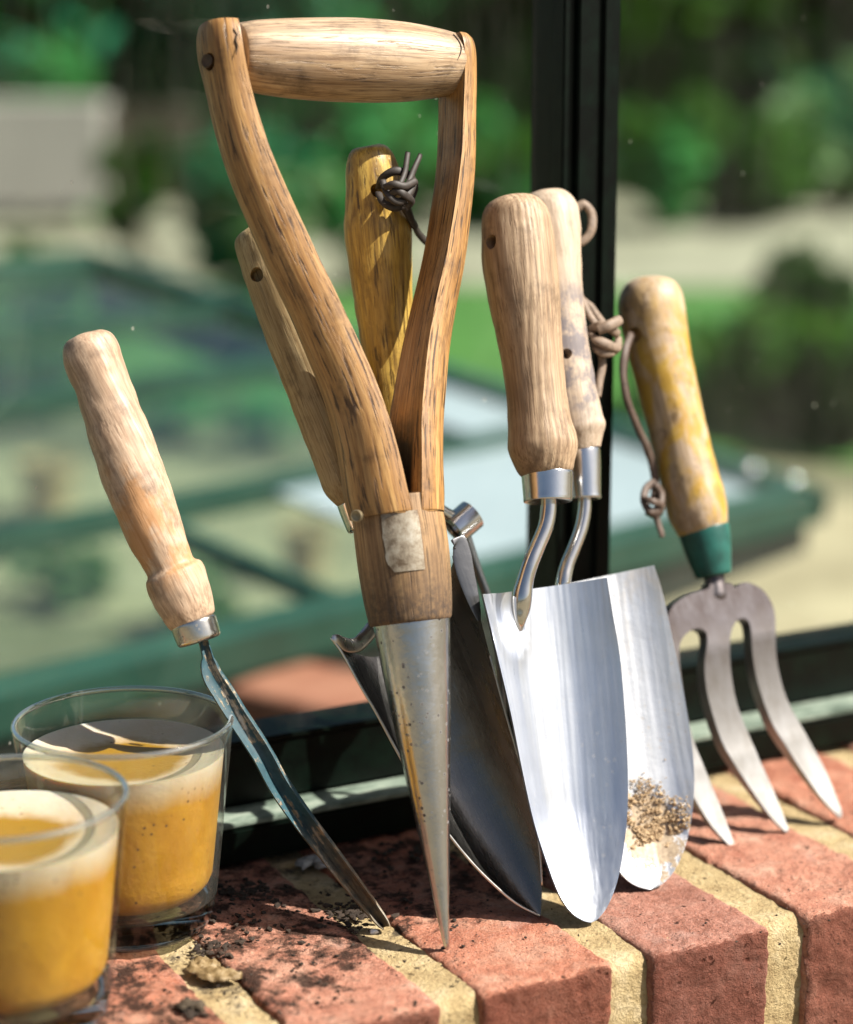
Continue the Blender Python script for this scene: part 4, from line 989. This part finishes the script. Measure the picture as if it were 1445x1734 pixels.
MILK = plain('whitish_lid_pane', (0.31, 0.34, 0.40), 0.3, var=0.08, scale=6, bump=0)  # flat whitish colour for the lid panes at the right end
def panel(name, a0, a1, b0, b1, m, off=-0.004):
    bm = bmesh.new(); c = [cpt(a0, b0), cpt(a1, b0), cpt(a1, b1), cpt(a0, b1)]
    lo = [bm.verts.new(p+LN*off) for p in c]; hi = [bm.verts.new(p+LN*(off+0.004)) for p in c]
    bm.faces.new(lo); bm.faces.new(hi)
    for i in range(4): bm.faces.new((lo[i], lo[(i+1) % 4], hi[(i+1) % 4], hi[i]))
    return link(name, bm, m, cfm, smooth=False)
aw = frac_at(640, 900)[0]
panel('lid_panel', 0.01, aw, 0.01, bars[0]-0.01, MILK)
panel('lid_panel', aw+0.002, 0.99, 0.01, bars[0]-0.01, CFGL)
panel('lid_panel', 0.01, frac_at(700, 700)[0], bars[0]+0.01, bars[1]-0.01, MILK)
panel('lid_panel', frac_at(700, 700)[0]+0.002, 0.99, bars[0]+0.01, bars[1]-0.01, CFGL)
panel('lid_panel', 0.01, 0.99, bars[1]+0.01, bars[2]-0.01, CFGL); panel('lid_panel', 0.01, 0.99, bars[2]+0.01, 0.985, CFGL)
BLK = plain('blackened_timber', (0.012, 0.012, 0.010), 0.8, var=0.4, scale=15)
def apron(name, a, b, ha, hb):
    bm = bmesh.new(); d = (b-a); d.z = 0; n = d.cross(Vector((0, 0, 1))).normalized()*0.011
    vs = []
    for p, h, s_ in ((a, ha, 1), (b, hb, 1), (b, hb, -1), (a, ha, -1)):
        q = p+n*s_; vs.append((bm.verts.new((q.x, q.y, p.z-0.024-h)), bm.verts.new((q.x, q.y, p.z-0.024))))
    for i in range(4):
        j = (i+1) % 4; bm.faces.new((vs[i][0], vs[j][0], vs[j][1], vs[i][1]))
    bm.faces.new([v[1] for v in vs]); bm.faces.new([v[0] for v in vs]); return link(name, bm, BLK, cfm, smooth=False)
apron('apron', cpt(0.006, 0.006), cpt(0.994, 0.006), 0.03, 0.13); apron('apron', cpt(0.006, 0.014), cpt(0.006, 0.99), 0.03, 0.05)
apron('apron', cpt(0.994, 0.014), cpt(0.994, 0.99), 0.06, 0.05)
for a_, b_ in ((0.22, 0.04), (0.98, 0.04), (0.22, 0.96), (0.98, 0.96)):
    p = cpt(a_, b_); zz = GZ-base.z; bm = bmesh.new(); box(bm, (p.x, p.y, (zz+p.z-0.024)/2), (0.04, 0.04, p.z-0.024-zz)); link('leg', bm, CFG, cfm, smooth=False)
GB = gmat('garden_brick', (0.25, 0.08, 0.05), (0.38, 0.16, 0.11), 14)

LEAFM = {}
def leafmat(name, a, b):
    M = Mt(name); oi = M.n('ShaderNodeNewGeometry'); n = M.noise(M.vec(), 2.5, 3, 0.6)
    c = M.mix(oi.outputs['Random Per Island'], a, b); M.set(Base_Color=c, Roughness=0.5)
    M.b.inputs['Specular IOR Level'].default_value = 0.1
    tr = M.n('ShaderNodeBsdfTranslucent'); M.put(tr.inputs[0], M.mix(0.3, c, (0.25, 0.5, 0.02))); mx = M.n('ShaderNodeMixShader'); mx.inputs[0].default_value = 0.3
    M.t.links.new(M.b.outputs[0], mx.inputs[1]); M.t.links.new(tr.outputs[0], mx.inputs[2]); M.t.links.new(mx.outputs[0], M.out.inputs[0]); return M.m
LEAF = dict(bright=leafmat('fresh_green_leaves', (0.028, 0.19, 0.060), (0.09, 0.36, 0.11)), teal=leafmat('blue_green_leaves', (0.008, 0.11, 0.06), (0.03, 0.22, 0.12)),
            dark=leafmat('dark_green_leaves', (0.003, 0.022, 0.008), (0.010, 0.06, 0.018)), olive=leafmat('olive_leaves', (0.018, 0.075, 0.006), (0.055, 0.17, 0.014)),
            pale=leafmat('pale_green_leaves', (0.16, 0.28, 0.12), (0.30, 0.42, 0.24)))
STEMM = plain('bark', (0.08, 0.055, 0.035), 0.9, var=0.3, scale=20)
def leaf(bm, c, s, r):
    a = Vector((r.gauss(0, 1), r.gauss(0, 1), r.gauss(0, 0.6))).normalized(); b = a.orthogonal().normalized()
    b = Matrix.Rotation(r.uniform(0, 6.28), 3, a) @ b
    n = a.cross(b)*s*0.15
    v = [bm.verts.new(c+a*s), bm.verts.new(c+b*s*0.42+n), bm.verts.new(c-a*s), bm.verts.new(c-b*s*0.42+n)]
    bm.faces.new(v)
def shrub(name, u, D, halfpx, vtop, mats, label, c, group, leafs=900, size=0.05, seed=0, z0=GZ, clumps=9, trunk=0.0):
    """bush at forward distance D whose crown top shows at vtop"""
    r = random.Random(seed); ctr = cam_pt(u, 33, D); top = cam_pt(u, vtop, D).z; rad = halfpx/FPX*D
    rt = root(name, Matrix.Translation((ctr.x, ctr.y, z0)), label, c, group); Hh = top-z0
    bm = bmesh.new(); cl = []
    for k in range(clumps):
        ang = r.uniform(0, 6.28); rr = rad*math.sqrt(r.random())*0.75
        cl.append((Vector((math.cos(ang)*rr, math.sin(ang)*rr, Hh*(trunk+(1-trunk)*r.uniform(0.22, 0.86)))), rad*r.uniform(0.28, 0.5)))
    bms = {m: bmesh.new() for m in mats}
    for k in range(leafs):
        cc, cr_ = cl[r.randrange(len(cl))]; d = Vector((r.gauss(0, 1), r.gauss(0, 1), r.gauss(0, 1))).normalized()*cr_*(0.55+0.45*r.random())
        p = cc+d
        if p.z < 0.02: p.z = 0.02+r.random()*0.1
        leaf(bms[mats[(cl.index((cc, cr_))) % len(mats)]], p, size*r.uniform(0.6, 1.3), r)
    for m, b in bms.items(): link('foliage', b, LEAF[m], rt, smooth=False)
    bm.free()
    bm = bmesh.new()
    for k in range(5 if not trunk else 3):
        cc, _ = cl[k % len(cl)]; pth = [(0.02*k, 0, 0, rad*0.05+0.01), (cc.x*0.4, cc.y*0.4, cc.z*0.5, rad*0.035+0.006), (cc.x, cc.y, cc.z, 0.004)]
        loft(bm, tube_rings(smooth_path(pth, 4), 8))
    link('trunk' if trunk else 'stem', bm, STEMM, rt)
    return rt
# far trees and hedge shrubs (left to right)
far = [(-60, 12, 330, -420, ('teal', 'dark')), (170, 13, 300, -380, ('dark', 'teal')), (380, 12.5, 260, -350, ('teal', 'bright')), (600, 12, 260, -300, ('bright', 'teal')), (830, 12.5, 250, -360, ('bright', 'olive')),
       (1080, 12, 230, -300, ('olive', 'dark')), (1290, 12.5, 240, -360, ('dark', 'dark')), (1480, 13, 260, -300, ('teal', 'dark')), (1680, 12, 260, -300, ('olive', 'dark'))]
fl = ['tall blue green tree at the far left beyond the paving', 'dark tree behind the pale garden wall', 'blue green tree above the left arm of the dibber handle', 'bright green tree behind the dibber crossbar',
      'bright green tree just left of the black window post', 'olive tree just right of the black window post', 'very dark tree above the yellow fork handle', 'blue green tree at the upper right corner', 'olive tree beyond the right edge of the window']
for i, (u, Dd, hw, vt, ms) in enumerate(far):
    shrub('tree', u, Dd, hw, vt, ms, fl[i], 'tree', 'trees beyond the garden paving', 1900, 0.20, 100+i, clumps=20, trunk=0.04)
mid_ = [(60, 10.8, 150, 60, ('bright',), 'low bright shrub at the left in front of the tall trees'), (470, 10.2, 120, 225, ('pale', 'teal'), 'silvery low shrub seen inside the dibber handle'), (690, 10.6, 160, 150, ('bright', 'bright'), 'vivid green shrub behind the mustard handle'),
        (860, 10, 130, 235, ('bright', 'olive'), 'vivid green shrub left of the window post'), (1120, 10, 110, 130, ('bright', 'olive'), 'rounded bright shrub right of the window post'), (1290, 10.4, 130, 215, ('dark', 'olive'), 'dark low shrub against the dark tree'), (1430, 10.6, 110, 60, ('pale', 'teal'), 'pale leaved shrub at the upper right')]
for i, (u, Dd, hw, vt, ms, lb) in enumerate(mid_):
    shrub('shrub', u, Dd, hw, vt, ms, lb, 'shrub', 'shrubs at the far side of the paving', 1100, 0.085, 200+i, clumps=9)
near = [(215, 8.9, 55, 205, ('dark', 'olive'), 'dark bush hiding the end of the pale garden wall'), (60, 7.2, 70, 400, ('pale', 'olive'), 'low pale bush at the left in front of the paving'), (420, 7.6, 90, 285, ('pale', 'teal'), 'silvery green bush seen through the lower part of the dibber handle'), (590, 7.8, 80, 300, ('pale', 'bright'), 'grey green bush beside the mustard handle'), (360, 8.6, 70, 250, ('teal', 'dark'), 'blue green bush touching the left arm of the dibber'), (1180, 5.3, 120, 560, ('olive', 'bright'), 'leafy green plant behind the yellow fork handle'), (1330, 5.0, 130, 520, ('olive',), 'leafy green plant right of the fork handle'), (1480, 4.8, 120, 560, ('olive', 'dark'), 'leafy green plant at the right edge above the gravel'),
        (1395, 6.6, 95, 420, ('dark',), 'small dark bush in front of the pale paving'), (20, 5.2, 90, 560, ('olive', 'bright'), 'yellow green plant at the left edge beyond the cold frame')]
for i, (u, Dd, hw, vt, ms, lb) in enumerate(near):
    shrub('plant', u, Dd, hw, vt, ms, lb, 'plant', 'plants in the beds beyond the gravel', 1400, 0.045, 300+i, clumps=12)
hd_ = root('hedge', Matrix.Translation(cam_pt(720, 300, 15.5)), 'tall dark clipped hedge closing off the garden behind the trees', 'hedge')
bm = bmesh.new(); fh = Vector((math.sin(YAW), math.cos(YAW), 0)); sd_ = cr
for i in range(90):
    for j in range(30):
        for q in range(5):
            p = sd_*((i-45)*0.16+rnd.uniform(-.1, .1)) + fh*(rnd.uniform(0, 0.35)+0.25*noise.noise(Vector((i*0.3, j*0.3, 0)))) + Vector((0, 0, j*0.13+rnd.uniform(-.08, .08)))
            leaf(bm, p+Vector((0, 0, GZ-hd_.location.z)), rnd.uniform(0.07, 0.14), rnd)
link('foliage', bm, LEAF['dark'], hd_, smooth=False)
bm = bmesh.new(); c = fh*0.75; box(bm, (c.x, c.y, GZ-hd_.location.z+1.9), (14.6, 0.7, 3.8), Matrix((sd_, fh, Vector((0, 0, 1)))).transposed())
link('branches', bm, plain('hedge_inside', (0.008, 0.016, 0.006), 0.95, var=0.4, scale=3), hd_, smooth=False)
# pale garden wall and dark doorway at the far left
gw = root('garden_wall', Matrix.Translation(hz(60, 350)), 'pale rendered garden wall at the far left of the view', 'wall')
def far_box(name, u0, u1, v0, v1, D, th, m, parent):
    a = cam_pt(u0, v1, D); b = cam_pt(u1, v1, D); t = cam_pt(u0, v0, D).z; o = parent.location
    bm = bmesh.new(); d = (b-a); d.z = 0; n = Vector((math.sin(YAW), math.cos(YAW), 0)); L = d.length; d.normalize()
    c = (a+b)/2-o; M = Matrix((d, n, Vector((0, 0, 1)))).transposed()
    zb = GZ-o.z if v1 is None else max(GZ, a.z)-o.z
    box(bm, (c.x+n.x*th/2, c.y+n.y*th/2, (t-o.z+zb)/2), (L, th, t-o.z-zb), M)
    return link(name, bm, m, parent, smooth=False)
far_box('render', -420, 178, 172, 352, 9.6, 0.3, plain('pale_render', (0.44, 0.38, 0.37), 0.9, var=0.1, scale=3, bump=0), gw)
sh_ = root('wooden_gate', Matrix.Translation(hz(260, 350)), 'dark brown gate beside the pale garden wall', 'gate')
far_box('gate_board', 190, 335, 180, 345, 9.7, 0.08, plain('dark_creosote', (0.055, 0.04, 0.025), 0.8, var=0.3, scale=8), sh_)
# terracotta pots inside and in front of the cold frame
TERR = plain('pale_clay', (0.42, 0.28, 0.17), 0.85, var=0.2, scale=20)
def pot(p, h, label, m=TERR):
    g = root('plant_pot', Matrix.Translation(p), label, 'pot', 'clay pots standing under the cold frame lid')
    lathe('pot_body', [(0.0001, 0.002), (h*0.33, 0), (h*0.44, h*0.78), (h*0.50, h*0.79), (h*0.52, h), (h*0.46, h), (h*0.44, h*0.86), (0.0001, h*0.86)], m, g, n=28)
zb_ = GZ+0.006
for (u, v, h, lb) in ((85, 815, 0.12, 'pale clay pot under the lid at the left, beside the weeder handle'), (520, 920, 0.10, 'pale clay pot under the lid just left of the dibber shaft')):
    pot(onz(u, v+60, zb_), h, lb)
for i, (u, v) in enumerate(((250, 690), (420, 700), (520, 560), (60, 960), (300, 1010))):
    q = onz(u, v+60, zb_); fh = Vector((math.sin(YAW), math.cos(YAW), 0)); Dd = (q-CAM).dot(fh)
    shrub('seedling', u, Dd, 90, v-20, ('pale', 'bright') if i < 3 else ('olive', 'pale'), ['seedling tray foliage under the middle pane', 'seedling foliage behind the tan trowel handle', 'seedling foliage at the back of the cold frame', 'low seedling foliage above the farther glass', 'seedling foliage left of the dibber shaft'][i],
          'seedling', 'seedlings in the cold frame', 260, 0.022, 400+i, z0=zb_, clumps=7)

# bricks stacked outside, seen between the weeder and the dibber
def loose_brick(p, rz, lb):
    bm = bmesh.new(); vs = round_box(bm, -0.1075, 0.1075, -0.051, 0.051, 0.0, 0.065, 0.004, 0.01)
    o = link('loose_brick', bm, GB); o.location = p; o.rotation_euler = (0, 0, rz); tag(o, lb, 'brick', 'spare bricks stacked outside the window'); return o
bc = cam_pt(610, 1172, 1.72); nb = 7; bt = bc.z
for k in range(nb):
    z = bt-0.0655*(k+1); 
    loose_brick(Vector((bc.x, bc.y, z)), R(-62+3*math.sin(k*2)), ['topmost sunlit brick of the stack outside the window', 'second brick down in the stack outside the window'][k] if k < 2 else 'brick lower in the stack outside the window')

# small pieces go one level down, under the part that carries them
def under(root_, child_names, part_name, pick=0):
    ps = [o for o in root_.children if o.name.split('.')[0] == part_name]
    if not ps: return
    for o in list(root_.children):
        if o.name.split('.')[0] in child_names: o.parent = ps[pick]
bpy.context.view_layer.update()
under(dib, ('screw_plug', 'rivet', 'crack'), 'handle_arm'); under(dib, ('joint_line',), 'crossbar'); under(dib, ('label',), 'shaft')
under(tr2, ('soil_crust',), 'blade'); under(tr3, ('depth_scale', 'blade_shoulder', 'edge_highlight', 'rolled_lip'), 'blade')
for t in (wd, tr1, tr2, tr3): under(t, ('ferrule',), 'handle')
under(fk, ('collar',), 'handle')
under(cfm, ('bolt',), 'lid_side')
